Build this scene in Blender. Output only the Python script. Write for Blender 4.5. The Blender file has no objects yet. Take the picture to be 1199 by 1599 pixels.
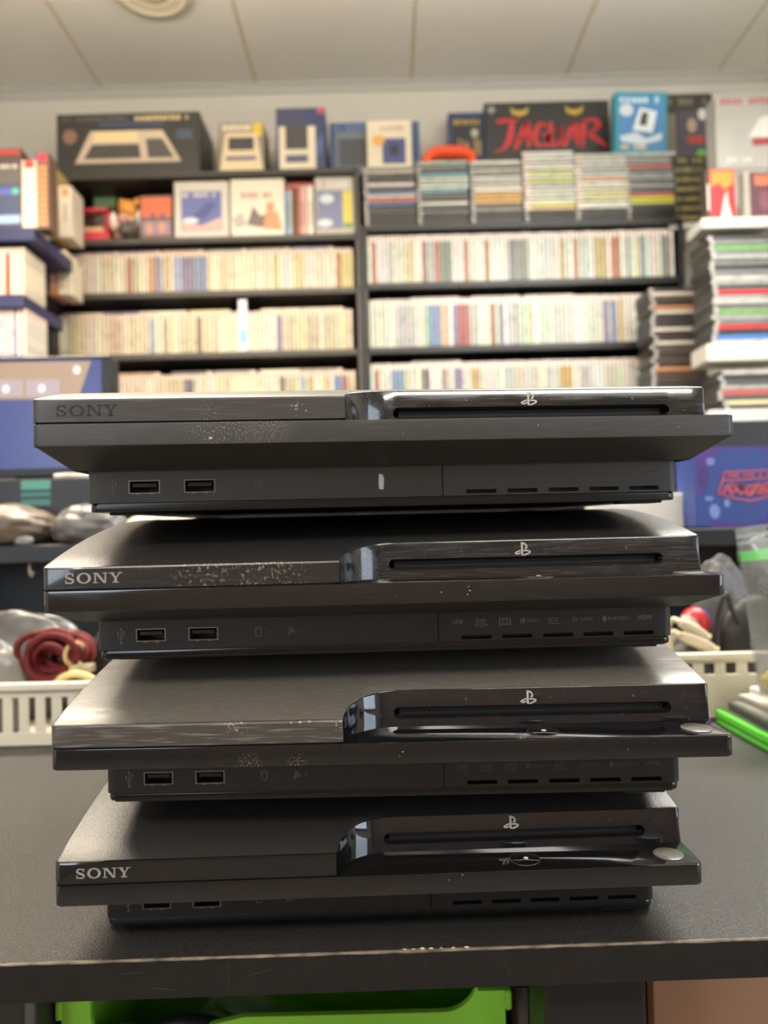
import bpy, bmesh, math, random
from mathutils import Vector, Matrix
random.seed(7)
sc = bpy.context.scene
COL = sc.collection
R = math.radians

# ------------------------------------------------------------------ camera, light, exposure
F_PX, CXP, CYP = 1160.68, 599.5, 799.5
PITCH, ROLL, CAM_Z = 0.0278, 0.0246, 0.1886
cd = bpy.data.cameras.new('camera'); cam = bpy.data.objects.new('camera', cd); COL.objects.link(cam)
cd.sensor_fit = 'VERTICAL'; cd.sensor_height = 36.0; cd.sensor_width = 27.0
cd.lens = F_PX / 1599.0 * 36.0
cd.clip_start = 0.01; cd.clip_end = 60
_f = Vector((0, math.cos(PITCH), math.sin(PITCH))); _u = Vector((0, -math.sin(PITCH), math.cos(PITCH))); _x = Vector((1, 0, 0))
_xr = _x * math.cos(ROLL) - _u * math.sin(ROLL); _ur = _x * math.sin(ROLL) + _u * math.cos(ROLL)
cam.matrix_world = Matrix(((_xr.x, _ur.x, -_f.x, 0), (_xr.y, _ur.y, -_f.y, 0), (_xr.z, _ur.z, -_f.z, CAM_Z), (0, 0, 0, 1)))
cd.dof.use_dof = True; cd.dof.focus_distance = 0.322; cd.dof.aperture_fstop = 8.6; cd.dof.aperture_blades = 0
sc.camera = cam

w = bpy.data.worlds.new('world'); sc.world = w; w.use_nodes = True
w.node_tree.nodes['Background'].inputs[0].default_value = (0.75, 0.85, 1.0, 1)
w.node_tree.nodes['Background'].inputs[1].default_value = 0.6

def area(name, loc, size, power, color, rot=(0, 0, 0)):
    l = bpy.data.lights.new(name, 'AREA'); l.shape = 'RECTANGLE'; l.size, l.size_y = size; l.energy = power; l.color = color
    o = bpy.data.objects.new(name, l); COL.objects.link(o); o.location = loc; o.rotation_euler = rot
    return o
LIGHTS = [(-0.75, 1.3, 13.8, (1.0, 0.86, 0.67)), (0.78, 1.3, 13.5, (1.0, 0.97, 0.90)), (-0.75, -1.2, 7, (1.0, 0.90, 0.78)), (0.78, -1.2, 7, (1.0, 0.97, 0.92))]
CEIL, LAMP_Z = 1.937, 1.50
for _lx, _ly, _lp, _lc in LIGHTS:                    # unseen panels shine down; weaker up-lights are added to brighten the ceiling
    area('pendant_light_down', (_lx, _ly, LAMP_Z - 0.012), (1.1, 0.3), _lp, _lc)
    area('ceiling_fill_up', (_lx, _ly, LAMP_Z + 0.052), (1.1, 0.3), _lp * 0.9, _lc, (R(180), 0, 0))
area('window_daylight', (-1.85, -2.43, 0.80), (0.8, 1.2), 8, (0.72, 0.86, 1.0), (R(90), 0, 0))
area('side_window_daylight', (2.33, -0.9, 0.55), (1.4, 1.2), 9, (0.66, 0.82, 1.0), (R(90), 0, R(90)))

sc.view_settings.view_transform = 'Standard'; sc.view_settings.look = 'None'
sc.view_settings.gamma = 1.0; sc.view_settings.use_curve_mapping = False
sc.view_settings.exposure = 1.66

# ------------------------------------------------------------------ helpers
def at(u, v, Y):
    """point of the place seen at photograph pixel (u, v) when it stands Y metres away"""
    X = (u - CXP) / F_PX; V = -(v - CYP) / F_PX
    a = X * math.cos(ROLL) + V * math.sin(ROLL); b = -X * math.sin(ROLL) + V * math.cos(ROLL)
    D = Vector((a, math.cos(PITCH) - b * math.sin(PITCH), math.sin(PITCH) + b * math.cos(PITCH)))
    return D * (Y / D.y) + Vector((0, 0, CAM_Z))

def lin(c):
    f = lambda v: v / 12.92 if v <= 0.04045 else ((v + 0.055) / 1.055) ** 2.4
    return tuple(f(v / 255.0) for v in c) + (1.0,)

MATS = {}
def M(name, col, rough=0.5, metal=0.0, spec=0.5, coat=0.0, bump=0.0, bscale=200.0, rvar=0.0, var=0.0, vscale=12.0, vcol=None, trans=0.0, alpha=1.0, emit=0.0, stretch=None, sheen=0.0):
    if name in MATS: return MATS[name]
    m = bpy.data.materials.new(name); m.use_nodes = True; MATS[name] = m
    nt = m.node_tree; b = nt.nodes['Principled BSDF']
    b.inputs['Base Color'].default_value = lin(col); b.inputs['Roughness'].default_value = rough
    b.inputs['Metallic'].default_value = metal; b.inputs['Specular IOR Level'].default_value = spec
    b.inputs['Coat Weight'].default_value = coat; b.inputs['Coat Roughness'].default_value = 0.04
    b.inputs['Transmission Weight'].default_value = trans; b.inputs['Alpha'].default_value = alpha
    b.inputs['Sheen Weight'].default_value = sheen
    if emit:
        b.inputs['Emission Color'].default_value = lin(col); b.inputs['Emission Strength'].default_value = emit
    if var or bump:
        tc = nt.nodes.new('ShaderNodeTexCoord'); vec = tc.outputs['Object']
        if stretch:
            mp = nt.nodes.new('ShaderNodeMapping'); mp.inputs['Scale'].default_value = stretch
            nt.links.new(vec, mp.inputs['Vector']); vec = mp.outputs['Vector']
    if var:
        n = nt.nodes.new('ShaderNodeTexNoise'); n.inputs['Scale'].default_value = vscale; n.inputs['Detail'].default_value = 5
        nt.links.new(vec, n.inputs['Vector'])
        r = nt.nodes.new('ShaderNodeMapRange'); r.inputs[1].default_value = 0.35; r.inputs[2].default_value = 0.7; r.inputs[4].default_value = var
        nt.links.new(n.outputs['Fac'], r.inputs[0])
        mx = nt.nodes.new('ShaderNodeMix'); mx.data_type = 'RGBA'
        mx.inputs[6].default_value = lin(col); mx.inputs[7].default_value = lin(vcol or tuple(v * 0.6 for v in col))
        nt.links.new(r.outputs[0], mx.inputs[0]); nt.links.new(mx.outputs[2], b.inputs['Base Color'])
        if rvar:
            r2 = nt.nodes.new('ShaderNodeMapRange'); r2.inputs[1].default_value = 0.38; r2.inputs[2].default_value = 0.64; r2.inputs[3].default_value = rough - rvar; r2.inputs[4].default_value = rough + rvar
            nt.links.new(n.outputs['Fac'], r2.inputs[0]); nt.links.new(r2.outputs[0], b.inputs['Roughness'])
    if bump:
        n = nt.nodes.new('ShaderNodeTexNoise'); n.inputs['Scale'].default_value = bscale; n.inputs['Detail'].default_value = 3
        nt.links.new(vec, n.inputs['Vector'])
        bp = nt.nodes.new('ShaderNodeBump'); bp.inputs['Strength'].default_value = bump; bp.inputs['Distance'].default_value = 0.0006
        nt.links.new(n.outputs['Fac'], bp.inputs['Height']); nt.links.new(bp.outputs['Normal'], b.inputs['Normal'])
    return m

def obj(name, me, mats=None, parent=None, loc=None, rot=None):
    if isinstance(me, bmesh.types.BMesh):
        bm = me; me = bpy.data.meshes.new(name); bm.normal_update(); bm.to_mesh(me); bm.free()
    o = bpy.data.objects.new(name, me); COL.objects.link(o)
    if mats is not None:
        if not isinstance(mats, (list, tuple)): mats = [mats]
        if len(me.materials) == 0:
            for m in mats: me.materials.append(m)
    if parent: o.parent = parent
    if loc is not None: o.location = loc
    if rot is not None: o.rotation_euler = rot
    return o

def tag(o, label=None, cat=None, group=None, kind=None):
    if label: o['label'] = label
    if cat: o['category'] = cat
    if group: o['group'] = group
    if kind: o['kind'] = kind
    return o

def thing(name, label, cat, loc=(0, 0, 0), rot=(0, 0, 0), group=None):
    o = bpy.data.objects.new(name, None); COL.objects.link(o); o.location = loc; o.rotation_euler = rot; o.empty_display_size = 0.05
    return tag(o, label, cat, group)

def smooth(o, angle=35):
    me = o.data
    for p in me.polygons: p.use_smooth = True
    bm = bmesh.new(); bm.from_mesh(me)
    for e in bm.edges:
        if len(e.link_faces) == 2 and e.calc_face_angle(0) > R(angle): e.smooth = False
        elif len(e.link_faces) != 2: e.smooth = False
    bm.to_mesh(me); bm.free()
    return o

def bbox(x0, x1, y0, y1, z0, z1, bev=0.0, seg=2, bm=None):
    own = bm is None
    bm2 = bmesh.new()
    vs = [bm2.verts.new((x, y, z)) for z in (z0, z1) for y in (y0, y1) for x in (x0, x1)]
    for f in ((0, 2, 3, 1), (4, 5, 7, 6), (0, 1, 5, 4), (2, 6, 7, 3), (0, 4, 6, 2), (1, 3, 7, 5)):
        bm2.faces.new([vs[i] for i in f])
    if bev: bmesh.ops.bevel(bm2, geom=bm2.edges[:], offset=bev, segments=seg, affect='EDGES', profile=0.5)
    if own: return bm2
    join(bm, bm2); return bm

def join(bm, other):
    me = bpy.data.meshes.new('tmp'); other.to_mesh(me); other.free(); bm.from_mesh(me); bpy.data.meshes.remove(me)

def prism(pts, z0, z1, bev=0.0, bm=None):
    """upright prism over the outline pts (x, y), counter-clockwise"""
    b = bmesh.new()
    lo = [b.verts.new((x, y, z0)) for x, y in pts]; hi = [b.verts.new((x, y, z1)) for x, y in pts]
    b.faces.new(lo[::-1]); top = b.faces.new(hi); n = len(pts)
    for i in range(n): b.faces.new((lo[i], lo[(i + 1) % n], hi[(i + 1) % n], hi[i]))
    if bev:
        es = [e for e in b.edges if abs(e.verts[0].co.z - e.verts[1].co.z) < 1e-9]
        bmesh.ops.bevel(b, geom=es, offset=bev, segments=2, affect='EDGES', profile=0.5)
    if bm is None: return b
    join(bm, b); return bm

def rrect(x0, x1, y0, y1, r, n=5):
    if not isinstance(r, (tuple, list)): r = (r,) * 4
    pts = []
    for (cx, cy, a0), rr in zip(((x1, y0, -90), (x1, y1, 0), (x0, y1, 90), (x0, y0, 180)), r):
        sx = -1 if cx == x1 else 1; sy = 1 if cy == y0 else -1
        ox, oy = cx + sx * rr, cy + sy * rr
        for k in range(n + 1):
            a = R(a0 + 90 * k / n); pts.append((ox + rr * math.cos(a), oy + rr * math.sin(a)))
    return pts

def catmull(pts, n=6, closed=False):
    P = [Vector(p) for p in pts]; out = []; L = len(P)
    for i in range(L if closed else L - 1):
        if closed: p0, p1, p2, p3 = P[(i - 1) % L], P[i], P[(i + 1) % L], P[(i + 2) % L]
        else: p0, p1, p2, p3 = P[max(i - 1, 0)], P[i], P[i + 1], P[min(i + 2, L - 1)]
        for k in range(n):
            t = k / n
            out.append(0.5 * ((2 * p1) + (p2 - p0) * t + (2 * p0 - 5 * p1 + 4 * p2 - p3) * t * t + (3 * p1 - p0 - 3 * p2 + p3) * t ** 3))
    if not closed: out.append(P[-1])
    return out

def tube(pts, r, seg=8, closed=False, bm=None, caps=True):
    b = bmesh.new() if bm is None else bm
    P = [Vector(p) for p in pts]; n = len(P); rings = []; prev = None
    rr = r if callable(r) else (lambda t: r)
    for i, p in enumerate(P):
        if closed: t = (P[(i + 1) % n] - P[i - 1])
        else: t = P[min(i + 1, n - 1)] - P[max(i - 1, 0)]
        t = t.normalized() if t.length > 1e-9 else Vector((0, 0, 1))
        if prev is None:
            a = Vector((0, 0, 1)) if abs(t.z) < 0.9 else Vector((1, 0, 0))
            prev = (a - t * a.dot(t)).normalized()
        else: prev = (prev - t * prev.dot(t)).normalized()
        q = t.cross(prev); ra = rr(i / max(1, n - 1))
        rings.append([b.verts.new(p + (prev * math.cos(2 * math.pi * k / seg) + q * math.sin(2 * math.pi * k / seg)) * ra) for k in range(seg)])
    m = n if closed else n - 1
    for i in range(m):
        A, B = rings[i], rings[(i + 1) % n]
        for k in range(seg): b.faces.new((A[k], A[(k + 1) % seg], B[(k + 1) % seg], B[k]))
    if not closed and caps:
        b.faces.new(rings[0][::-1]); b.faces.new(rings[-1])
    for f in b.faces: f.smooth = True
    return b

def lathe(profile, seg=20, bm=None):
    b = bmesh.new() if bm is None else bm; rings = []
    for r, z in profile:
        rings.append([b.verts.new((r * math.cos(2 * math.pi * k / seg), r * math.sin(2 * math.pi * k / seg), z)) for k in range(seg)])
    for A, B in zip(rings, rings[1:]):
        for k in range(seg): b.faces.new((A[k], A[(k + 1) % seg], B[(k + 1) % seg], B[k]))
    b.faces.new(rings[0][::-1]); b.faces.new(rings[-1])
    return b

# --- flat print: 2D polygons laid on a face as a thin raised film
def p_rect(x0, y0, x1, y1): return [(x0, y0), (x1, y0), (x1, y1), (x0, y1)]
def p_disc(cx, cy, rx, ry=None, n=20):
    ry = ry or rx
    return [(cx + rx * math.cos(2 * math.pi * k / n), cy + ry * math.sin(2 * math.pi * k / n)) for k in range(n)]
def p_ribbon(pts, wid, n=5, curve=True):
    P = catmull([(x, y, 0) for x, y in pts], n) if curve else [Vector((x, y, 0)) for x, y in pts]
    L = len(P); ll = []; rr = []
    for i, p in enumerate(P):
        t = (P[min(i + 1, L - 1)] - P[max(i - 1, 0)]).normalized(); nn = Vector((-t.y, t.x, 0))
        wd = wid(i / (L - 1)) if callable(wid) else wid
        ll.append(p + nn * wd / 2); rr.append(p - nn * wd / 2)
    return [[(rr[i].x, rr[i].y), (rr[i + 1].x, rr[i + 1].y), (ll[i + 1].x, ll[i + 1].y), (ll[i].x, ll[i].y)] for i in range(L - 1)]
def p_ring(cx, cy, rx, ry, wx, wy, n=24):
    out = []
    for k in range(n):
        a, b = 2 * math.pi * k / n, 2 * math.pi * (k + 1) / n
        out.append([(cx + (rx) * math.cos(a), cy + ry * math.sin(a)), (cx + rx * math.cos(b), cy + ry * math.sin(b)),
                    (cx + (rx - wx) * math.cos(b), cy + (ry - wy) * math.sin(b)), (cx + (rx - wx) * math.cos(a), cy + (ry - wy) * math.sin(a))])
    return out
def flat(name, polys, mat, parent, o, ax, bx, th=0.0002):
    """polys in (a, b) -> o + a*ax + b*bx, standing th proud along ax x bx"""
    ax, bx, o = Vector(ax), Vector(bx), Vector(o); n = ax.cross(bx).normalized()
    bm = bmesh.new()
    for p in polys:
        area2 = sum(p[i][0] * p[(i + 1) % len(p)][1] - p[(i + 1) % len(p)][0] * p[i][1] for i in range(len(p)))
        if area2 < 0: p = p[::-1]
        if abs(area2) < 1e-12: continue
        top = [bm.verts.new(o + ax * a + bx * b + n * th) for a, b in p]; lo = [bm.verts.new(o + ax * a + bx * b - n * th * 0.5) for a, b in p]
        bm.faces.new(top); k = len(p)
        for i in range(k): bm.faces.new((lo[i], lo[(i + 1) % k], top[(i + 1) % k], top[i]))
    return obj(name, bm, mat, parent)

def p_text(txt, h=1.0, seed=0):
    """simple block strokes for capital lettering, height h, returns polys and width"""
    G = {'H': [((0, 0), (0, 1)), ((.6, 0), (.6, 1)), ((0, .5), (.6, .5))], 'D': [((0, 0), (0, 1)), ((0, 1), (.45, .9)), ((.45, .9), (.6, .5)), ((.6, .5), (.45, .1)), ((.45, .1), (0, 0))],
         'M': [((0, 0), (0, 1)), ((0, 1), (.35, .4)), ((.35, .4), (.7, 1)), ((.7, 1), (.7, 0))], 'I': [((.05, 0), (.05, 1))], 'V': [((0, 1), (.3, 0)), ((.3, 0), (.6, 1))],
         'O': [((0, .2), (0, .8)), ((0, .8), (.2, 1)), ((.2, 1), (.45, 1)), ((.45, 1), (.6, .8)), ((.6, .8), (.6, .2)), ((.6, .2), (.45, 0)), ((.45, 0), (.2, 0)), ((.2, 0), (0, .2))],
         'N': [((0, 0), (0, 1)), ((0, 1), (.6, 0)), ((.6, 0), (.6, 1))],
         'L': [((0, 1), (0, 0)), ((0, 0), (.5, 0))], 'B': [((0, 0), (0, 1)), ((0, 1), (.5, .9)), ((.5, .9), (.5, .6)), ((.5, .6), (0, .5)), ((0, .5), (.55, .4)), ((.55, .4), (.55, .1)), ((.55, .1), (0, 0))],
         'Y': [((0, 1), (.3, .5)), ((.6, 1), (.3, .5)), ((.3, .5), (.3, 0))], 'T': [((0, 1), (.6, 1)), ((.3, 1), (.3, 0))], 'U': [((0, 1), (0, .2)), ((0, .2), (.2, 0)), ((.2, 0), (.4, 0)), ((.4, 0), (.6, .2)), ((.6, .2), (.6, 1))],
         'E': [((0, 0), (0, 1)), ((0, 1), (.5, 1)), ((0, .5), (.45, .5)), ((0, 0), (.5, 0))], 'S': [((.55, .85), (.3, 1)), ((.3, 1), (.05, .8)), ((.05, .8), (.5, .3)), ((.5, .3), (.3, 0)), ((.3, 0), (0, .15))],
         'R': [((0, 0), (0, 1)), ((0, 1), (.5, .9)), ((.5, .9), (.5, .6)), ((.5, .6), (0, .5)), ((.25, .5), (.6, 0))], 'A': [((0, 0), (.3, 1)), ((.3, 1), (.6, 0)), ((.12, .35), (.48, .35))]}
    out = []; x = 0
    for ch in txt:
        if ch == ' ': x += 0.5; continue
        g = G[ch]; wdt = max(max(a[0], b[0]) for a, b in g)
        for a, b in g: out += p_ribbon([(x + a[0], a[1]), (x + b[0], b[1])], 0.2, curve=False)
        x += wdt + 0.32
    return [[(a * h, b * h) for a, b in p] for p in out], (x - 0.32) * h

# ------------------------------------------------------------------ the room
m_wall = M('wall_paint', (198, 194, 184), 0.8, bump=0.15, bscale=60, var=0.3, vscale=3, vcol=(188, 183, 171))
m_ceil = M('ceiling_board', (214, 211, 204), 0.85, bump=0.3, bscale=150, var=0.35, vscale=2.5, vcol=(204, 200, 190))
m_seam = M('ceiling_seam', (198, 184, 158), 0.8)
m_floor = M('floor_vinyl', (120, 112, 102), 0.55, var=0.4, vscale=6)
X0, X1, Y0, Y1, ZF = -2.4, 2.4, -2.5, 2.85, -0.9
tag(obj('floor', bbox(X0, X1, Y0, Y1, ZF - 0.05, ZF), m_floor), kind='structure')
tag(obj('wall_back', bbox(X0, X1, Y1, Y1 + 0.08, ZF, CEIL + 0.1), m_wall), kind='structure')
tag(obj('wall_left', bbox(X0 - 0.08, X0, Y0, Y1, ZF, CEIL + 0.1), m_wall), kind='structure')
bmw = bbox(X1, X1 + 0.08, Y0, Y1, ZF, CEIL + 0.1)
tag(obj('wall_right', bmw, m_wall), kind='structure')
tag(obj('wall_front', bbox(X0, X1, Y0 - 0.08, Y0, ZF, CEIL + 0.1), M('wall_front_dim', (122, 104, 90), 0.8)), kind='structure')  # unseen wall, coloured dark so glossy fronts mirror a dim room
ceiling = tag(obj('ceiling', bbox(X0, X1, Y0, Y1, CEIL + 0.0025, CEIL + 0.1), m_seam), kind='structure')
_seams = [-2.4, -2.254, -1.655, -1.055, -0.454, 0.146, 0.746, 1.33, 1.93, 2.4]
_rows = [Y0, -1.9, -0.7, 0.5, 1.7, Y1]
for i in range(len(_seams) - 1):
    for j in range(len(_rows) - 1):
        a, b = _seams[i] + 0.007, _seams[i + 1] - 0.007
        if any(abs((a + b) / 2 - L[0]) < 0.3 and False for L in LIGHTS): continue
        obj('ceiling_panel', bbox(a, b, _rows[j] + 0.007, _rows[j + 1] - 0.007, CEIL, CEIL + 0.006, 0.0012, 1), m_ceil, ceiling)
m_cove = M('cove_trim', (176, 174, 168), 0.7)
bm = bmesh.new()
prof = [(0, 0), (0, -0.03), (-0.008, -0.03), (-0.012, -0.02), (-0.022, -0.009), (-0.03, -0.006), (-0.03, 0)]
a = [bm.verts.new((X0, Y1 + y, CEIL + z)) for y, z in prof]; b = [bm.verts.new((X1, Y1 + y, CEIL + z)) for y, z in prof]
for i in range(len(prof)): bm.faces.new((a[i], a[(i + 1) % len(prof)], b[(i + 1) % len(prof)], b[i]))
tag(obj('trim_1', bm, m_cove), kind='structure')
tag(obj('baseboard_back', bbox(X0, X1, Y1 - 0.015, Y1, ZF, ZF + 0.1, 0.004), M('baseboard_paint', (190, 186, 176), 0.6)), kind='structure')
# windows behind the photographer
for n, (wx0, wx1, wz0, wz1, side) in enumerate([(-2.27, -1.43, 0.18, 1.42, 'front'), (-1.6, -0.2, -0.1, 1.2, 'right')], 1):
    bm = bmesh.new()
    def fr(a0, a1, z0, z1):
        if side == 'front': bbox(a0, a1, Y0, Y0 + 0.05, z0, z1, 0.004, 1, bm)
        else: bbox(X1 - 0.05, X1, a0, a1, z0, z1, 0.004, 1, bm)
    t = 0.06
    fr(wx0 - t, wx0, wz0 - t, wz1 + t); fr(wx1, wx1 + t, wz0 - t, wz1 + t); fr(wx0, wx1, wz0 - t, wz0); fr(wx0, wx1, wz1, wz1 + t)
    mid = (wx0 + wx1) / 2; fr(mid - 0.025, mid + 0.025, wz0, wz1)
    tag(obj('window_%d' % n, bm, M('window_frame', (90, 92, 95), 0.4, 0.5)), kind='structure')
m_fix = M('fixture_white', (235, 235, 232), 0.5)
m_diff = M('diffuser', (255, 250, 238), 0.5, emit=1.5)
for (lx, ly, _p, _c), lab in zip(LIGHTS, ('nearest the wooden bookcase', 'nearest the black bookcase', 'by the front window', 'by the side window')):
    t = thing('pendant_light', 'unseen flat white hanging light panel ' + lab, 'ceiling light', (lx, ly, LAMP_Z))  # panels out of view, hung below the ceiling so light reaches it
    bm = bmesh.new()
    for q in ((-.6, .6, -.2, -.16), (-.6, .6, .16, .2), (-.6, -.56, -.16, .16), (.56, .6, -.16, .16)): bbox(q[0], q[1], q[2], q[3], -0.01, 0.05, 0.002, 1, bm)
    obj('frame', bm, m_fix, t); obj('diffuser', bbox(-.56, .56, -.16, .16, 0.0, 0.004), m_diff, t); obj('top_cover', bbox(-.56, .56, -.16, .16, 0.036, 0.04), m_diff, t)
    for wx in (-0.5, 0.5): obj('hanger_wire', tube([(wx, 0.18, 0.045), (wx, 0.18, CEIL - LAMP_Z + 0.001)], 0.0015, 6), M('window_frame', (90, 92, 95)), t)
# round ceiling vent at the top edge of the photograph
pv = at(238, 2, 2.33)
t = thing('ceiling_vent', 'round cream ceiling vent ring above the shelves', 'vent', (pv.x, 2.31, CEIL))
obj('outer_ring', lathe([(0.06, 0), (0.13, 0), (0.128, -0.01), (0.11, -0.018), (0.10, -0.014), (0.07, -0.012), (0.06, -0.004)], 40), M('vent_cream', (205, 196, 172), 0.6), t)
obj('centre_disc', lathe([(0.001, -0.001), (0.055, -0.001), (0.055, -0.012), (0.035, -0.022), (0.001, -0.024)], 32), M('vent_cream', (205, 196, 172), 0.6), t)

# ------------------------------------------------------------------ table
m_table = M('black_laminate', (40, 38, 36), 0.42, spec=0.6, bump=1.0, bscale=1100, rvar=0.12, var=0.5, vscale=800, vcol=(62, 58, 54))
m_edge = M('laminate_edge', (23, 20, 18), 0.55, spec=0.3, bump=0.12, bscale=500, var=0.5, vscale=120, vcol=(34, 30, 27))
m_worn = M('worn_edge', (128, 114, 96), 0.6, var=1.0, vscale=90, vcol=(50, 45, 40))
TR = 0.0172
tbl = thing('counter_table', 'black laminate counter table carrying the stack of consoles', 'table', (0, 0.3412, 0), (0, 0, TR))
obj('tabletop', bbox(-1.15, 1.15, 0.0, 0.85, -0.0175, -0.0001, 0.0006, 2), m_table, tbl)
obj('front_edge_band', bbox(-1.15, 1.15, -0.0009, 0.0, -0.0173, -0.0008), m_edge, tbl)
bm = bmesh.new()
bmx = [-0.30 + 0.60 * i / 150 for i in range(151)]
prev = None
for x in bmx:
    wv = 0.00028 + 0.0002 * math.sin(x * 190) * math.sin(x * 57) + random.uniform(-0.00015, 0.0002)
    if 0.003 < x < 0.03: wv += 0.0004
    r = [bm.verts.new((x, -0.0011, -0.0006 - wv * 0.6)), bm.verts.new((x, -0.0011, -0.0003)), bm.verts.new((x, -0.0007, 0.0001)), bm.verts.new((x, -0.0004 + wv, 0.0002)), bm.verts.new((x, -0.0004 + wv, -0.0004))]
    if prev:
        for k in range(4): bm.faces.new((prev[k], r[k], r[k + 1], prev[k + 1]))
    prev = r
obj('worn_edge_line', bm, m_worn, tbl)
for x, s in ((0.0045, 0.0012), (0.0085, 0.001), (0.0125, 0.0016), (0.0165, 0.0013), (0.021, 0.0009), (0.0265, 0.001), (0.0325, 0.0014), (-0.1, 0.0006), (0.08, 0.0006)):
    bm = bmesh.new(); bmesh.ops.create_icosphere(bm, subdivisions=1, radius=s)
    for v in bm.verts: v.co *= random.uniform(0.6, 1.2); v.co.z *= 0.5; v.co.y *= 0.5
    obj('edge_chip', bm, M('chipboard_core', (196, 172, 138), 0.9), tbl, (x, 0.0, 0.0))
for x in (-1.1, 0.0725, 1.05):
    obj('table_leg', bbox(x, x + 0.05, 0.025, 0.065, ZF, -0.0176, 0.002), M('leg_black', (22, 20, 19), 0.45, var=0.3, vscale=40), tbl)
for x in (-1.1, 1.05):
    obj('table_leg', bbox(x, x + 0.05, 0.78, 0.83, ZF, -0.0176, 0.002), M('leg_black', (22, 20, 19), 0.45), tbl)
obj('lower_shelf', bbox(-1.1, 1.1, 0.068, 0.80, -0.31, -0.29, 0.002), m_edge, tbl)
for sx, sz, ex, ez in ((-0.0750, -0.0035, -0.0752, -0.0150), (0.0135, -0.004, 0.0137, -0.0075), (0.0495, -0.0065, 0.0520, -0.0135), (-0.123, -0.006, -0.113, -0.0055), (-0.068, -0.009, -0.055, -0.006), (-0.11, -0.0125, -0.098, -0.0138)):
    flat('scratch', p_ribbon([(sx, sz), ((sx + ex) / 2 + 0.0003, (sz + ez) / 2), (ex, ez)], 0.00013), M('scratch_pale', (74, 67, 60), 0.6), tbl, (0, -0.0009, 0), (1, 0, 0), (0, 0, 1), 0.00003)

# ------------------------------------------------------------------ consoles
S = 0.001
def console_mat(name, col, rough, coat=0.0, scr=0.0, scr_dir='x', dust=0.0, pebble=0.0, spots=(), rvar=0.0):
    if name in MATS: return MATS[name]
    m = bpy.data.materials.new(name); m.use_nodes = True; MATS[name] = m
    nt = m.node_tree; b = nt.nodes['Principled BSDF']; N = nt.nodes; L = nt.links
    tc = N.new('ShaderNodeTexCoord')
    b.inputs['Coat Weight'].default_value = coat; b.inputs['Coat Roughness'].default_value = 0.03
    if '_top' in name: b.inputs['Specular IOR Level'].default_value = 0.75
    col_out = None; base = lin(col)
    rgb = N.new('ShaderNodeRGB'); rgb.outputs[0].default_value = base; col_out = rgb.outputs[0]
    def mix(fac, c2):
        nonlocal col_out
        mx = N.new('ShaderNodeMix'); mx.data_type = 'RGBA'; mx.inputs[7].default_value = lin(c2)
        L.new(fac, mx.inputs[0]); L.new(col_out, mx.inputs[6]); col_out = mx.outputs[2]
    def noise(scale, stretch=None, detail=4):
        n = N.new('ShaderNodeTexNoise'); n.inputs['Scale'].default_value = scale; n.inputs['Detail'].default_value = detail
        v = tc.outputs['Object']
        if stretch:
            mp = N.new('ShaderNodeMapping'); mp.inputs['Scale'].default_value = stretch; L.new(v, mp.inputs['Vector']); v = mp.outputs['Vector']
        L.new(v, n.inputs['Vector']); return n.outputs['Fac']
    def ramp(x, lo, hi, a=0.0, bb=1.0):
        r = N.new('ShaderNodeMapRange'); r.inputs[1].default_value = lo; r.inputs[2].default_value = hi; r.inputs[3].default_value = a; r.inputs[4].default_value = bb
        L.new(x, r.inputs[0]); return r.outputs[0]
    hgt = None
    if scr:
        st = (1.0, 22.0, 22.0) if scr_dir == 'x' else (3.0, 40.0, 14.0)
        s1 = ramp(noise(55, st, 6), 0.52, 0.75, 0, scr); mix(s1, tuple(min(255, c + 62) for c in col)); hgt = s1
    if dust:
        mix(ramp(noise(420, None, 2), 0.70, 0.78, 0, dust), (150, 142, 128))
    for (cx, cy, cz, rad, dens, sc_, c2) in spots:
        d = N.new('ShaderNodeVectorMath'); d.operation = 'DISTANCE'; L.new(tc.outputs['Object'], d.inputs[0]); d.inputs[1].default_value = (cx * S, cy * S, cz * S)
        fall = ramp(d.outputs['Value'], rad * S * 0.2, rad * S, 1, 0)
        nz = ramp(noise(sc_, None, 6), 0.56, 0.64, 0, dens)
        mu = N.new('ShaderNodeMath'); mu.operation = 'MULTIPLY'; L.new(fall, mu.inputs[0]); L.new(nz, mu.inputs[1]); mix(mu.outputs[0], c2)
    L.new(col_out, b.inputs['Base Color'])
    b.inputs['Roughness'].default_value = rough
    if rvar: L.new(ramp(noise(38, (1, 6, 6)), 0.35, 0.7, max(0.02, rough - rvar), rough + rvar), b.inputs['Roughness'])
    bp = None
    if pebble:
        bp = N.new('ShaderNodeBump'); bp.inputs['Strength'].default_value = pebble; bp.inputs['Distance'].default_value = 0.0004
        L.new(noise(1500, None, 2), bp.inputs['Height'])
    elif hgt is not None:
        bp = N.new('ShaderNodeBump'); bp.inputs['Strength'].default_value = 0.12; bp.inputs['Distance'].default_value = 0.0002; L.new(hgt, bp.inputs['Height'])
    if bp: L.new(bp.outputs['Normal'], b.inputs['Normal'])
    return m

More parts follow.
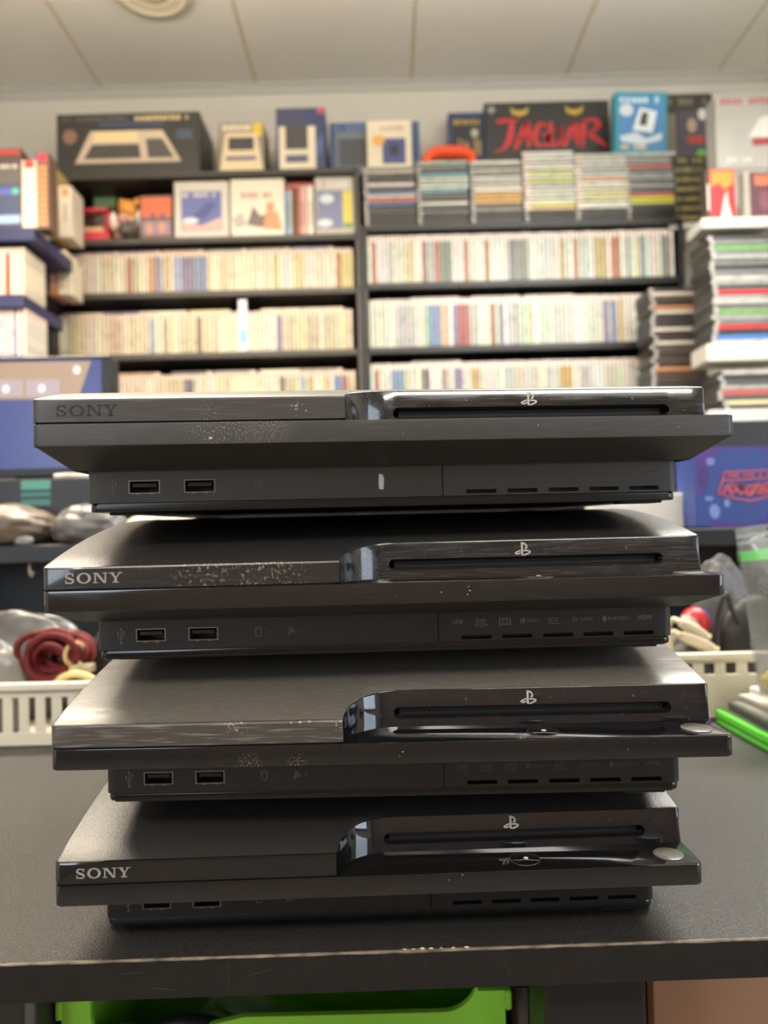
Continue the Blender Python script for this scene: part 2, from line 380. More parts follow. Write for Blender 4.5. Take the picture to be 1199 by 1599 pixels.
ZL, ZT, LIDB = 27.1, 35.9, 36.7            # lip underside, lip top, lid underside (mm)
HW, DEP, PS_, WB, REC = 145.0, 286.0, 24.0, 134.2, 32.0
def arc(y):                                 # the lid's convex top over its depth
    return 46.0 + 0.272 * y - 0.000907 * y * y if y < 150 else 66.4 - 0.0004 * (y - 150) ** 2
def front(x):                               # front outline of the lid: full depth, curl, then the set-back slot panel
    if x < -142: return 3 - math.sqrt(max(0, 9 - (-142 - x) ** 2))
    if x <= -20: return 0.0
    if x < 4: return math.sqrt(max(0, 24 ** 2 - (4 - x) ** 2))
    return PS_
def lid_mesh(inset):
    """closed lid body; behind the slot panel it stands inset mm further back"""
    xs = [-145, -144.8, -144.2, -143.2, -142] + [-142 + 121.9 * k / 8 for k in range(1, 9)]
    xs = xs[:-1] + [-20.05] + [4 - 24 * math.cos(R(a)) for a in range(0, 91, 6)] + [4 + 140 * k / 8 for k in range(1, 9)] + [145]
    bm = bmesh.new(); cols = []
    for x in xs:
        f = front(x) + (inset if x > -20.01 else 0)
        xe = x
        if x == 145: f += 1.0
        fw = f + 10.5 if x > -19.0 and x < 143.9 else f
        ys = [fw, fw, f + 0.35, f + 1.0] + [f + 1.0 + (DEP - 2 - f) * (k / 18) for k in range(1, 18)] + [DEP - 1.5, DEP, DEP]
        side = 0.0
        col = []
        for k, y in enumerate(ys):
            z = arc(y)
            edge = 1.1 if abs(xe) == 145 else (0.3 if abs(xe) > 144.5 else 0.0)
            if k == 0: z = LIDB
            elif k == 1: z = arc(f) - (0.9 if fw == f else 1.4) - edge * 0.3
            elif k == 2: z = arc(y) - 0.25 - edge * 0.6
            elif k == len(ys) - 2: z = arc(y) - 1.5
            elif k == len(ys) - 1: z = LIDB
            else: z -= edge
            col.append(bm.verts.new((xe * S, y * S, z * S)))
        cols.append(col)
    n = len(cols[0])
    for A, B in zip(cols, cols[1:]):
        for k in range(n - 1): bm.faces.new((A[k], B[k], B[k + 1], A[k + 1]))
        bm.faces.new((A[n - 1], B[n - 1], B[0], A[0]))
    bm.faces.new(cols[0]); bm.faces.new(cols[-1][::-1])
    bmesh.ops.recalc_face_normals(bm, faces=bm.faces[:])
    return bm
SLX0, SLX1, SLZ, SLR = 1.5, 127.5, 42.0, 2.6
def panel_mesh():
    xs = [4 - 24 * math.cos(R(a)) for a in range(0, 86, 5)] + [1.5 + SLR * (1 - math.cos(R(a))) for a in range(0, 91, 15)] + [3.7 + 121.2 * k / 6 for k in range(1, 6)] + [SLX1 - SLR * (1 - math.cos(R(a))) for a in range(90, -1, -15)] + [132, 138, 143, 144.6, 145]
    xs = sorted(set(round(x, 4) for x in xs))
    def sl(x):
        if x <= SLX0 or x >= SLX1: return 0.0
        if x < SLX0 + SLR: return math.sqrt(max(0, SLR ** 2 - (SLX0 + SLR - x) ** 2))
        if x > SLX1 - SLR: return math.sqrt(max(0, SLR ** 2 - (x - SLX1 + SLR) ** 2))
        return SLR
    bm = bmesh.new(); C = []
    for x in xs:
        f = front(x); tilt = 1.0 * min(1, f / 24); cr = 0.8 if x == 145 else (0.25 if x == 144.6 else 0)
        zt = arc(f + tilt) - 0.05
        def pt(z, dy=0.0):
            q = (z - LIDB) / (zt - LIDB); return bm.verts.new(((x - (1.0 * q if x > 143 else 0)) * S, (f + tilt * q + cr + dy) * S, z * S))
        s = sl(x); c = dict(b=pt(ZT + 0.05), lo=pt(SLZ - s), hi=pt(SLZ + s), t=pt(zt - 0.7), t2=pt(zt - 0.15, 0.25), t3=pt(zt + 0.02, 1.3), s=s)
        if s > 0: c['lo2'] = pt(SLZ - s * 0.62, 2.2); c['hi2'] = pt(SLZ + s * 0.66, 1.6); c['lo3'] = pt(SLZ - s * 0.6, 9); c['hi3'] = pt(SLZ + s * 0.6, 9)
        C.append(c)
    for A, B in zip(C, C[1:]):
        bm.faces.new((A['b'], B['b'], B['lo'], A['lo'])); bm.faces.new((A['hi'], B['hi'], B['t'], A['t']))
        bm.faces.new((A['t'], B['t'], B['t2'], A['t2'])); bm.faces.new((A['t2'], B['t2'], B['t3'], A['t3']))
        if A['s'] > 0 and B['s'] > 0:
            bm.faces.new((A['lo'], B['lo'], B['lo2'], A['lo2'])); bm.faces.new((A['hi2'], B['hi2'], B['hi'], A['hi']))
            for q in ((A['lo2'], B['lo2'], B['lo3'], A['lo3']), (A['hi3'], B['hi3'], B['hi2'], A['hi2']), (A['lo3'], B['lo3'], B['hi3'], A['hi3'])): bm.faces.new(q).material_index = 1  # inner faces black, the shade inside the slot put into colour
    bmesh.ops.remove_doubles(bm, verts=bm.verts[:], dist=1e-6)
    bmesh.ops.recalc_face_normals(bm, faces=bm.faces[:])
    # orient outward (towards -y)
    fn = [f for f in bm.faces if f.calc_center_median().x > 0.13]
    if sum(f.normal.y for f in fn) > 0: bmesh.ops.reverse_faces(bm, faces=bm.faces[:])
    return bm
USB = ((-109.2, 12.0), (-85.0, 12.0)); VENTS = (41.8, 60.9, 80.0, 99.0, 118.0)
def base_mesh():
    bm = prism(rrect(-WB * S, WB * S, REC * S, 272 * S, 0.004), 0.0052, 0.0225)
    o = obj('tmp_base', bm)
    cut = bmesh.new()
    for x, z in USB: bbox((x - 6.4) * S, (x + 6.4) * S, (REC - 2) * S, (REC + 9) * S, (z - 2.6) * S, (z + 2.6) * S, bm=cut)
    for x in VENTS: bbox((x - 7) * S, (x + 7) * S, (REC - 2) * S, (REC + 6) * S, 6.1 * S, 7.9 * S, bm=cut)
    bbox(23.8 * S, 24.3 * S, (REC - 1) * S, (REC + 1.2) * S, 4 * S, 20.3 * S, bm=cut)
    bbox(24.0 * S, 140 * S, (REC - 1) * S, (REC + 1.2) * S, 19.9 * S, 20.4 * S, bm=cut)
    c = obj('tmp_cut', cut)
    md = o.modifiers.new('b', 'BOOLEAN'); md.object = c; md.operation = 'DIFFERENCE'; md.solver = 'EXACT'; md.use_self = True
    bpy.context.view_layer.update()
    me = bpy.data.meshes.new_from_object(o.evaluated_get(bpy.context.evaluated_depsgraph_get()))
    for q in (o, c):
        d = q.data; bpy.data.objects.remove(q); bpy.data.meshes.remove(d)
    return me
BASE_ME = base_mesh()

def sony_polys():
    P = []
    def letter(polys, ox, w): 
        for p in polys: P.append([(ox + a * w, b) for a, b in p])
    # S
    s = p_ribbon([(0.86, 0.74), (0.72, 0.90), (0.48, 0.95), (0.22, 0.88), (0.13, 0.72), (0.28, 0.57), (0.55, 0.47), (0.80, 0.36), (0.87, 0.22), (0.72, 0.08), (0.45, 0.05), (0.2, 0.12), (0.1, 0.28)], lambda t: 0.10 + 0.10 * math.sin(math.pi * t) ** 2)
    s += [p_rect(0.80, 0.66, 0.90, 1.0), p_rect(0.06, 0.0, 0.16, 0.36)]; letter(s, 0.0, 0.98)
    letter(p_ring(0.5, 0.5, 0.5, 0.52, 0.2, 0.12), 1.18, 1.42)
    n = [p_rect(0.10, 0, 0.20, 1), p_rect(0.80, 0, 0.90, 1), [(0.10, 1), (0.32, 1), (0.90, 0), (0.72, 0)], p_rect(0, 0.9, 0.3, 1), p_rect(0.68, 0.9, 1.0, 1), p_rect(0, 0, 0.32, 0.1)]
    letter(n, 2.80, 1.42)
    y = [[(0.08, 1), (0.32, 1), (0.60, 0.45), (0.42, 0.45)], [(0.78, 1), (0.90, 1), (0.60, 0.45), (0.50, 0.45)], p_rect(0.40, 0, 0.60, 0.48), p_rect(0, 0.9, 0.42, 1), p_rect(0.68, 0.9, 1, 1), p_rect(0.26, 0, 0.74, 0.1)]
    letter(y, 4.36, 1.3)
    return [[(a / 5.66, b) for a, b in p] for p in P]
SONY = sony_polys()
def ps_polys():
    P = [[(-0.20, -0.60), (0.03, -0.68), (0.03, 0.56), (-0.20, 0.64)]]
    P += p_ribbon([(0.0, 0.52), (0.26, 0.44), (0.46, 0.26), (0.44, 0.06), (0.24, 0.02)], lambda t: 0.17)
    P += p_ribbon([(-0.26, -0.16), (-0.66, -0.30), (-0.90, -0.42), (-0.66, -0.50), (-0.26, -0.40)], lambda t: 0.13)
    P += p_ribbon([(0.1, -0.20), (0.52, -0.20), (0.86, -0.30), (0.70, -0.44), (0.1, -0.62)], lambda t: 0.14)
    return P
PSL = ps_polys()

m_black_in = M('port_dark', (6, 6, 6), 0.7)
m_tongue = M('port_tongue', (26, 25, 25), 0.4)
m_metal = M('port_metal', (150, 138, 118), 0.35, 1.0)
m_icon = M('icon_print', (104, 99, 93), 0.6)
m_icon2 = M('icon_print_faint', (70, 66, 63), 0.6)
m_foot = M('rubber_foot', (22, 21, 20), 0.8)

def console(label, x, y, yaw, tilt, z, mt, sony, opts):
    root = thing('game_console', label, 'game console', (x, y, z), group='four stacked black game consoles')
    root.rotation_euler = (tilt, 0, yaw)
    lid_m, lip_m, pan_m, base_m, top_m = mt['lid'], mt['lip'], mt['panel'], mt['base'], mt['top']
    # base with its trays, ports and marks
    base = obj('base', BASE_ME.copy(), None, root); base.data.materials.clear(); base.data.materials.append(base_m); smooth(base, 30)
    tray = obj('bottom_tray', prism(rrect(-(WB - 0.6) * S, (WB - 0.6) * S, (REC + 0.6) * S, 271 * S, 0.004), 0.0012, 0.0050, 0.0012), mt['tray'], root); smooth(tray, 40)
    for fx in (-118, 118):
        for fy in (44, 255): obj('rubber_foot', prism(rrect((fx - 9) * S, (fx + 9) * S, (fy - 6) * S, (fy + 6) * S, 0.003), 0.0, 0.0014), m_foot, tray)
    obj('side_foot', bbox(108 * S, 127 * S, (REC + 1.5) * S, (REC + 14) * S, 0.0, 0.0016, 0.0005), m_foot, tray)
    for ux, uz in USB:
        p = bmesh.new()
        for q in ((-6.9, 6.9, 2.5, 3.0), (-6.9, 6.9, -3.0, -2.5), (-6.9, -6.3, -2.5, 2.5), (6.3, 6.9, -2.5, 2.5)):
            bbox((ux + q[0]) * S, (ux + q[1]) * S, (REC - 0.12) * S, (REC + 8) * S, (uz + q[2]) * S, (uz + q[3]) * S, bm=p)
        for q in ((-3.6, -2.0), (2.0, 3.6)): bbox((ux + q[0]) * S, (ux + q[1]) * S, (REC - 0.14) * S, (REC + 2) * S, (uz - 3.4) * S, (uz - 2.7) * S, bm=p)
        po = obj('usb_port', p, m_metal, base)
        obj('port_tongue', bbox((ux - 5.4) * S, (ux + 5.4) * S, (REC + 0.8) * S, (REC + 8.5) * S, (uz - 0.2) * S, (uz + 1.7) * S, 0.0002, 1), m_tongue, base)
    fo, fa, fb = (0, REC * S, 0), (S, 0, 0), (0, 0, S)
    ic = p_ribbon([(-122.9, 8.4), (-122.9, 15.2)], 0.4, curve=False) + [p_disc(-122.9, 8.6, 0.7, n=8), [(-123.6, 14.6), (-122.2, 14.6), (-122.9, 15.8)]] + p_ribbon([(-122.9, 10.2), (-124.3, 11.6), (-124.3, 13)], 0.35, curve=False) + p_ribbon([(-122.9, 11.0), (-121.5, 12.2), (-121.5, 13.6)], 0.35, curve=False) + [p_disc(-124.3, 13.1, 0.5, n=6), p_rect(-121.9, 13.4, -121.1, 14.2)]
    flat('usb_symbol', ic, m_icon, base, fo, fa, fb, 0.00005)
    hd = p_ring(-59.6, 14.0, 1.4, 0.7, 0.3, 0.25, 14) + p_ribbon([(-60.85, 14.0), (-60.85, 10.6)], 0.3, curve=False) + p_ribbon([(-58.35, 14.0), (-58.35, 10.6)], 0.3, curve=False) + p_ribbon([(-60.85, 10.6), (-59.6, 10.1), (-58.35, 10.6)], 0.3)
    flat('drive_symbol', hd, m_icon, base, fo, fa, fb, 0.00005)
    if opts.get('wifi'):
        wf = [p_disc(-45.6, 10.9, 0.55, n=8)]
        for rr in (1.3, 2.2, 3.1): wf += p_ribbon([(-45.8 + rr * math.cos(a), 10.8 + rr * math.sin(a)) for a in (R(10), R(45), R(80))], 0.4)
        flat('wireless_symbol', wf, m_icon, base, fo, fa, fb, 0.00005)
        flat('indicator_light', [p_disc(-54.0, 12.0, 0.4, n=8), p_disc(-40.0, 12.4, 0.4, n=8)], M('led_off', (92, 86, 80), 0.4), base, fo, fa, fb, 0.00005)
    if opts.get('torn_sticker'):
        flat('torn_sticker', [[(-4.9, 8.9), (-3.0, 8.7), (-2.6, 13.4), (-3.3, 15.6), (-4.9, 15.8), (-5.2, 11.8)]], M('sticker_paper', (214, 210, 202), 0.7), base, fo, fa, fb, 0.0001)
    # format marks on the right panel of the base
    lm = m_icon if opts.get('clear_marks') else m_icon2
    mk = []
    mk += p_ring(33.0, 14.2, 2.6, 1.1, 0.35, 0.3, 16) + p_ribbon([(31.5, 13.6), (34.5, 15.2), (35.4, 14.4), (33.4, 13.9)], 0.35)
    def word(txt, cx, cz, h):
        p, wd = p_text(txt, h); return [[(cx - wd / 2 + a, cz - h / 2 + b) for a, b in q] for q in p]
    mk += word('DVD', 44.0, 14.6, 1.7) + p_ring(44.0, 12.6, 3.2, 0.6, 0.5, 0.25, 16)
    mk += [p_rect(52.5, 12.4, 53.0, 15.4), p_rect(57.5, 12.4, 58.0, 15.4), p_rect(52.5, 15.1, 58.0, 15.5), p_rect(52.5, 12.2, 58.0, 12.6)] + p_ring(55.2, 13.9, 1.6, 1.1, 0.4, 0.3, 12)
    mk += [p_rect(62.6, 13.0, 63.4, 15.2), p_rect(63.8, 13.0, 64.6, 15.2)] + word('DOLBY', 68.6, 14.1, 1.3)
    mk += word('DTS', 78.0, 14.1, 1.7) + [p_rect(75.0, 12.2, 81.5, 12.5)]
    mk += p_ring(88.0, 14.0, 1.2, 1.0, 0.4, 0.35, 12) + word('VISION', 93.5, 14.0, 1.3)
    mk += [p_disc(102.0, 14.0, 1.0, 1.5, 12)] + word('BLUETOOTH', 108.6, 14.0, 1.2)
    mk += word('HDMI', 121.0, 14.2, 2.0)
    flat('format_marks', mk, lm, base, fo, fa, fb, 0.00004)
    # skirt: slopes from under the lip in to the base
    bm = bmesh.new()
    o_ = rrect(-HW + 0.5, HW - 0.5, 0.5, DEP - 0.5, 3.0, 4); i_ = rrect(-139.0, 139.0, 28, 276, 2.0, 4)
    A = [bm.verts.new((px * S, py * S, ZL * S)) for px, py in o_]; B = [bm.verts.new((px * S, py * S, 19.4 * S)) for px, py in i_]; Cc = [bm.verts.new((px * S, py * S, 21.5 * S)) for px, py in rrect(-137.5, 137.5, 30, 274, 2.0, 4)]
    n = len(A)
    for k in range(n):
        bm.faces.new((A[(k + 1) % n], A[k], B[k], B[(k + 1) % n])); bm.faces.new((B[(k + 1) % n], B[k], Cc[k], Cc[(k + 1) % n]))
    bm.faces.new(Cc[::-1]); bm.faces.new(A)
    smooth(obj('skirt', bm, mt['skirt'], root), 40)
    # lip
    lip = obj('lip', prism(rrect(-HW * S, HW * S, 0, DEP * S, (0.0035, 0.003, 0.003, 0.003), 5), ZL * S, ZT * S, 0.0005), lip_m, root); smooth(lip, 40)
    obj('seam_core', prism(rrect((-HW + 1.2) * S, (HW - 3) * S, 0.0272, (DEP - 2) * S, 0.003), ZT * S - 0.0004, LIDB * S + 0.001), m_black_in, root)
    obj('seam_core', prism(rrect((-HW + 1.2) * S, -0.0215, 0.0012, 0.0272, 0.0005), ZT * S - 0.0004, LIDB * S + 0.001), m_black_in, root)
    # lid, its glossy slot panel
    lid = obj('lid', lid_mesh(1.4), [top_m, lid_m, m_black_in], root); smooth(lid, 25)
    for p in lid.data.polygons:
        if p.normal.y < -0.5 and p.center.x < -0.0195: p.material_index = 1
    pan = obj('slot_panel', panel_mesh(), [pan_m, m_black_in], root); smooth(pan, 30)
    obj('slot_dark_fill', bbox((SLX0 + 2.6) * S, (SLX1 - 2.6) * S, (PS_ + 4.0) * S, (PS_ + 5) * S, (SLZ - 1.4) * S, (SLZ + 1.4) * S), m_black_in, pan)  # black bar that paints the slot's shaded depth
    flat('silver_emblem', [[(a * 3.9, b * 4.8) for a, b in p] for p in PSL], M('emblem_silver', (186, 181, 172), 0.4, 0.3), pan, (63.0 * S, (PS_ + 0.72) * S, 48.0 * S), (S, 0, 0), (0, 0.06 * S, S), 0.00012)
    # shelf buttons
    eb = obj('eject_button', lathe([(0.0001, 0), (0.0067, 0), (0.0067, 0.0003), (0.0062, 0.00055), (0.0001, 0.00055)], 32), mt.get('button', lip_m), lip, (66.5 * S, 0.0115, ZT * S))
    smooth(eb, 30)
    rg = flat('button_ring', p_ring(0, 0, 6.9, 6.9, 0.25, 0.25, 40), M('button_rim', (96, 94, 90), 0.3, 0.5), lip, (66.5 * S, 0.0115, ZT * S), (S, 0, 0), (0, S, 0), 0.00025)
    flat('button_dot', [p_disc(0, 0, 1.1, 1.1, 12)], M('dot_white', (230, 228, 220), 0.5), lip, (67.0 * S, 0.0115, ZT * S + 0.00055), (S, 0, 0), (0, S, 0), 0.0001)
    if opts.get('pale_button', True):
        smooth(obj('power_button', lathe([(0.0001, 0), (0.0067, 0), (0.0067, 0.0004), (0.0062, 0.0006), (0.0001, 0.0006)], 32), M('button_reflected_pale', (108, 103, 95), 0.3, 0.0, var=0.5, vscale=300), lip, (133.5 * S, 0.0115, ZT * S)), 30)  # pale colour stands for light reflected off the button
    if sony:
        flat('brand_lettering', [[(a * 24.0, b * 4.4) for a, b in p] for p in SONY], sony, lid, ((-135.2) * S, 0, 39.0 * S), (S, 0, 0), (0, 0, S), 0.00012)
    for (mx, mz, kind, s) in opts.get('chips', ()):
        face_z0 = {'lid': 36.7, 'lip': 27.1}[kind]
        pts = [(mx + s * random.uniform(0.5, 1.1) * math.cos(2 * math.pi * k / 7), mz + s * 0.7 * random.uniform(0.5, 1.1) * math.sin(2 * math.pi * k / 7)) for k in range(7)]
        flat('scuff_mark', [pts], M('scuff_pale', (168, 160, 146), 0.7), lid if kind == 'lid' else lip, (0, 0, 0), (S, 0, 0), (0, 0, S), 0.00005)
    return root

emb_dark = M('letter_dark', (20, 18, 17), 0.5)
emb_silver = M('letter_silver', (150, 145, 137), 0.45, 0.2)
# finishes of each console
c1 = dict(lid=console_mat('c1_lid', (58, 54, 51), 0.45, scr=0.25, dust=0.12, spots=((-75, 0, 39, 8, 0.35, 900, (140, 132, 120)), (-40, 0, 41, 4, 0.8, 700, (150, 142, 130)))),
          lip=console_mat('c1_lip', (56, 53, 50), 0.42, scr=0.15, dust=0.18, spots=((-70, 0, 33, 22, 0.7, 1500, (150, 143, 130)), (-52, 0, 34, 14, 0.8, 2200, (165, 158, 145)))),
          panel=console_mat('c1_panel', (34, 32, 30), 0.2, coat=0.6, scr=0.3, dust=0.3, rvar=0.1), base=console_mat('c1_base', (66, 63, 58), 0.5, dust=0.06),
          top=console_mat('c1_top', (52, 49, 46), 0.4, pebble=0.25), tray=console_mat('c1_tray', (34, 32, 30), 0.25), skirt=console_mat('c1_skirt', (56, 53, 50), 0.55))
c2 = dict(lid=console_mat('c2_lid', (40, 38, 37), 0.22, coat=0.3, scr=0.25, dust=0.15, spots=((-57, 0, 43, 22, 1.0, 420, (120, 112, 98)), (-78, 0, 44, 14, 0.9, 500, (130, 122, 108)), (-45, 0, 40, 16, 0.8, 800, (120, 112, 98)))),
          lip=console_mat('c2_lip', (30, 28, 27), 0.12, coat=0.6, scr=0.12, dust=0.1, rvar=0.06), panel=console_mat('c2_panel', (34, 33, 33), 0.2, coat=0.5, scr=0.4, dust=0.2, rvar=0.1),
          base=console_mat('c2_base', (38, 34, 31), 0.45, dust=0.05), top=console_mat('c2_top', (44, 42, 40), 0.38, pebble=0.35, dust=0.1), tray=console_mat('c2_tray', (30, 26, 23), 0.16), skirt=console_mat('c2_skirt', (44, 42, 40), 0.5))
c3 = dict(lid=console_mat('c3_lid', (66, 61, 55), 0.42, scr=0.95, dust=0.25, spots=((-65, 0, 45, 6, 1.0, 900, (190, 182, 165)), (-20, 0, 45, 5, 1.0, 900, (190, 182, 165)))),
          lip=console_mat('c3_lip', (22, 21, 23), 0.07, coat=0.8, dust=0.1, spots=((-60, 0, 27.2, 7, 0.8, 1500, (160, 152, 140)), (-40, 0, 27.2, 6, 0.8, 1500, (160, 152, 140)))), panel=console_mat('c3_panel', (22, 22, 24), 0.08, coat=0.8, scr=0.15, dust=0.2),
          base=console_mat('c3_base', (34, 31, 29), 0.4, dust=0.05), top=console_mat('c3_top', (94, 89, 82), 0.36, scr=0.5, scr_dir='d', dust=0.1, rvar=0.06), tray=console_mat('c3_tray', (28, 25, 23), 0.16), skirt=console_mat('c3_skirt', (34, 32, 31), 0.5))
c4 = dict(lid=console_mat('c4_lid', (24, 23, 23), 0.1, coat=0.5, dust=0.06), lip=console_mat('c4_lip', (22, 21, 21), 0.08, coat=0.7, dust=0.08), panel=console_mat('c4_panel', (20, 20, 22), 0.06, coat=0.9, scr=0.08, dust=0.12),
          base=console_mat('c4_base', (32, 30, 28), 0.42, dust=0.04), top=console_mat('c4_top', (44, 42, 40), 0.38, pebble=0.4, dust=0.08), tray=console_mat('c4_tray', (26, 24, 22), 0.2), skirt=console_mat('c4_skirt', (32, 30, 29), 0.5))
SPC = 0.06688
def zt(i, t): return i * SPC - t * 0.150
console('black game console at the top of the stack, matte charcoal front with dark lettering', 0.0051, 0.3044, 0.0655, 0.0101, zt(3, 0.0101), c1, emb_dark, dict(torn_sticker=True, chips=((-74.5, 29.5, 'lip', 1.0), (-40, 42, 'lid', 0.6), (-36, 40, 'lid', 0.5), (60, 32.5, 'lip', 0.4), (120, 31, 'lip', 0.35))))
console('black game console second from the top, silver lettering and grime on its front', 0.0005, 0.3156, 0.0179, 0.0158, zt(2, 0.0158), c2, emb_silver, dict(wifi=True, clear_marks=True, chips=((34.5, 33.5, 'lip', 0.35), (35, 31.8, 'lip', 0.5), (34, 30.2, 'lip', 0.4), (23, 31.5, 'lip', 0.4))))
console('black game console third from the top, scratched lid without lettering', 0.0004, 0.3178, -0.0110, 0.0206, zt(1, 0.0206), c3, None, dict(wifi=True, chips=((-38, 45.4, 'lid', 0.9), (-34, 45.6, 'lid', 1.0), (-42, 45.2, 'lid', 0.6), (-21, 45.6, 'lid', 0.8), (5, 32, 'lip', 0.4), (100, 31, 'lip', 0.3))))
console('black game console at the bottom of the stack, standing on the counter', -0.0050, 0.3357, 0.0207, 0.0, 0.0, c4, emb_silver, dict(wifi=True, chips=((36, 35, 'lip', 0.4), (30, 33, 'lip', 0.3))))

# ------------------------------------------------------------------ shelving along the back wall
YB = 2.60                                   # plane of the spines
m_shelf_l = M('shelf_dark_wood', (62, 58, 52), 0.5, bump=0.1, var=0.4, vscale=20, stretch=(1, 8, 8))
m_shelf_r = M('shelf_black', (26, 26, 27), 0.45)
m_back = M('shelf_back', (40, 37, 34), 0.7)
zL = [at(330, 269, YB).z, at(330, 371, YB).z, at(330, 455, YB).z, at(330, 551, YB).z]; zL.append(2 * zL[3] - zL[2]); zL.append(2 * zL[4] - zL[3])
zR = [at(800, 348, YB).z, at(800, 438.5, YB).z, at(800, 538.5, YB).z]; zR.append(2 * zR[2] - zR[1]); zR.append(2 * zR[3] - zR[2])
def bookcase(name, label, x0, x1, zs, mb, th, left_gap=None):
    t = thing(name, label, 'bookcase', ((x0 + x1) / 2, YB, ZF)); w2 = (x1 - x0) / 2
    for z in zs: obj('shelf_board', bbox(-w2, w2, -0.012, 0.22, z - th - ZF, z - ZF, 0.002, 1), mb, t)
    for sx in (-1, 1):
        obj('side_panel', bbox(sx * w2 - 0.009, sx * w2 + 0.009, -0.012, 0.22, 0, zs[0] - ZF, 0.001, 1), mb, t)
    obj('back_panel', bbox(-w2, w2, 0.221, 0.227, 0, zs[0] - ZF), m_back, t)
    return t
xLa, xLb = at(84, 420, YB).x, at(561, 420, YB).x - 0.002
xRa, xRb = xLb + 0.022, at(1063, 420, YB).x
bookcase('bookcase', 'dark wooden bookcase packed with pale game cases and toys', xLa, xLb, zL, m_shelf_l, 0.022)
bookcase('bookcase', 'black bookcase of game cases with flat stacks on its top', xRa, xRb, zR, m_shelf_r, 0.024)

# game cases: one shared mesh, spine towards the viewer
CT, CH, CDp = 0.014, 0.172, 0.135
CHW = 0.144
def case_mesh(name, pm, sm, CH=CH):
    bm = bmesh.new(); h = (CT - 0.0008) / 2
    out = [(-h, 0.0016), (-h + 0.0014, 0.0), (h - 0.0014, 0.0), (h, 0.0016), (h, CDp), (-h, CDp)]
    lo = [bm.verts.new((x, y, 0)) for x, y in out]; hi = [bm.verts.new((x, y, CH)) for x, y in out]
    bm.faces.new(lo[::-1]); bm.faces.new(hi); fs = []
    for i in range(6): fs.append(bm.faces.new((lo[i], lo[(i + 1) % 6], hi[(i + 1) % 6], hi[i])))
    fs[1].material_index = 1; fs[3].material_index = 1; fs[5].material_index = 1
    me = bpy.data.meshes.new(name); bm.to_mesh(me); bm.free(); me.materials.append(pm); me.materials.append(sm); return me
def spine_mat(name, band, bz=0.150):
    m = bpy.data.materials.new(name); m.use_nodes = True; nt = m.node_tree; N = nt.nodes; L = nt.links; b = N['Principled BSDF']
    b.inputs['Roughness'].default_value = 0.35
    oi = N.new('ShaderNodeObjectInfo'); tc = N.new('ShaderNodeTexCoord'); sp = N.new('ShaderNodeSeparateXYZ'); L.new(tc.outputs['Object'], sp.inputs[0])
    # title lettering, different on each spine
    cmb = N.new('ShaderNodeCombineXYZ'); mu = N.new('ShaderNodeMath'); mu.operation = 'MULTIPLY'; mu.inputs[1].default_value = 80; L.new(oi.outputs['Random'], mu.inputs[0])
    ad = N.new('ShaderNodeMath'); ad.operation = 'ADD'; L.new(mu.outputs[0], ad.inputs[0]); L.new(sp.outputs['Z'], ad.inputs[1])
    L.new(ad.outputs[0], cmb.inputs['Z']); L.new(sp.outputs['X'], cmb.inputs['X'])
    n = N.new('ShaderNodeTexNoise'); n.inputs['Scale'].default_value = 26; n.inputs['Detail'].default_value = 3; L.new(cmb.outputs[0], n.inputs['Vector'])
    cr = N.new('ShaderNodeMapRange'); cr.inputs[1].default_value = 0.50; cr.inputs[2].default_value = 0.60; cr.inputs[4].default_value = 0.32; L.new(n.outputs['Fac'], cr.inputs[0])
    mx = N.new('ShaderNodeMix'); mx.data_type = 'RGBA'; L.new(cr.outputs[0], mx.inputs[0]); L.new(oi.outputs['Color'], mx.inputs[6])
    hs = N.new('ShaderNodeHueSaturation'); hs.inputs['Value'].default_value = 0.35; L.new(oi.outputs['Color'], hs.inputs['Color']); L.new(hs.outputs[0], mx.inputs[7])
    gt = N.new('ShaderNodeMath'); gt.operation = 'GREATER_THAN'; gt.inputs[1].default_value = bz; L.new(sp.outputs['Z'], gt.inputs[0])
    m2 = N.new('ShaderNodeMix'); m2.data_type = 'RGBA'; L.new(gt.outputs[0], m2.inputs[0]); L.new(mx.outputs[2], m2.inputs[6]); m2.inputs[7].default_value = lin(band)
    L.new(m2.outputs[2], b.inputs['Base Color']); return m
CASE_W = case_mesh('pale_case', M('case_gap_shade_brown', (96, 84, 66), 0.3), spine_mat('spine_pale', (214, 190, 172), 0.128), CHW)  # shell coloured dark to paint the shade in gaps between spines
CASE_C = case_mesh('clear_case', M('case_gap_shade_grey', (92, 96, 86), 0.25), spine_mat('spine_clear', (222, 206, 198)))  # shell darkened likewise, gap shade put into its colour
CASE_K = case_mesh('dark_case', M('case_plastic_black', (38, 37, 36), 0.3), spine_mat('spine_dark', (170, 166, 160), 0.160))
CREAM = [(209, 198, 171), (217, 207, 184), (201, 186, 157), (220, 209, 181), (186, 171, 144), (203, 186, 157), (215, 205, 190)]
ACC_L = [(117, 131, 165), (205, 185, 125), (162, 93, 76), (144, 165, 186), (119, 105, 133), (193, 171, 115), (177, 139, 111), (99, 95, 90), (151, 144, 132)]
PALE_R = [(209, 211, 200), (215, 217, 207), (199, 202, 189), (191, 192, 181), (176, 179, 169), (211, 207, 192)]
ACC_R = [(169, 113, 81), (101, 105, 97), (136, 136, 127), (120, 139, 169), (182, 153, 101), (162, 92, 85), (130, 124, 149), (120, 133, 114), (88, 89, 85), (198, 178, 149)]
def pick(base, acc, p): return random.choice(acc) if random.random() < p else random.choice(base)
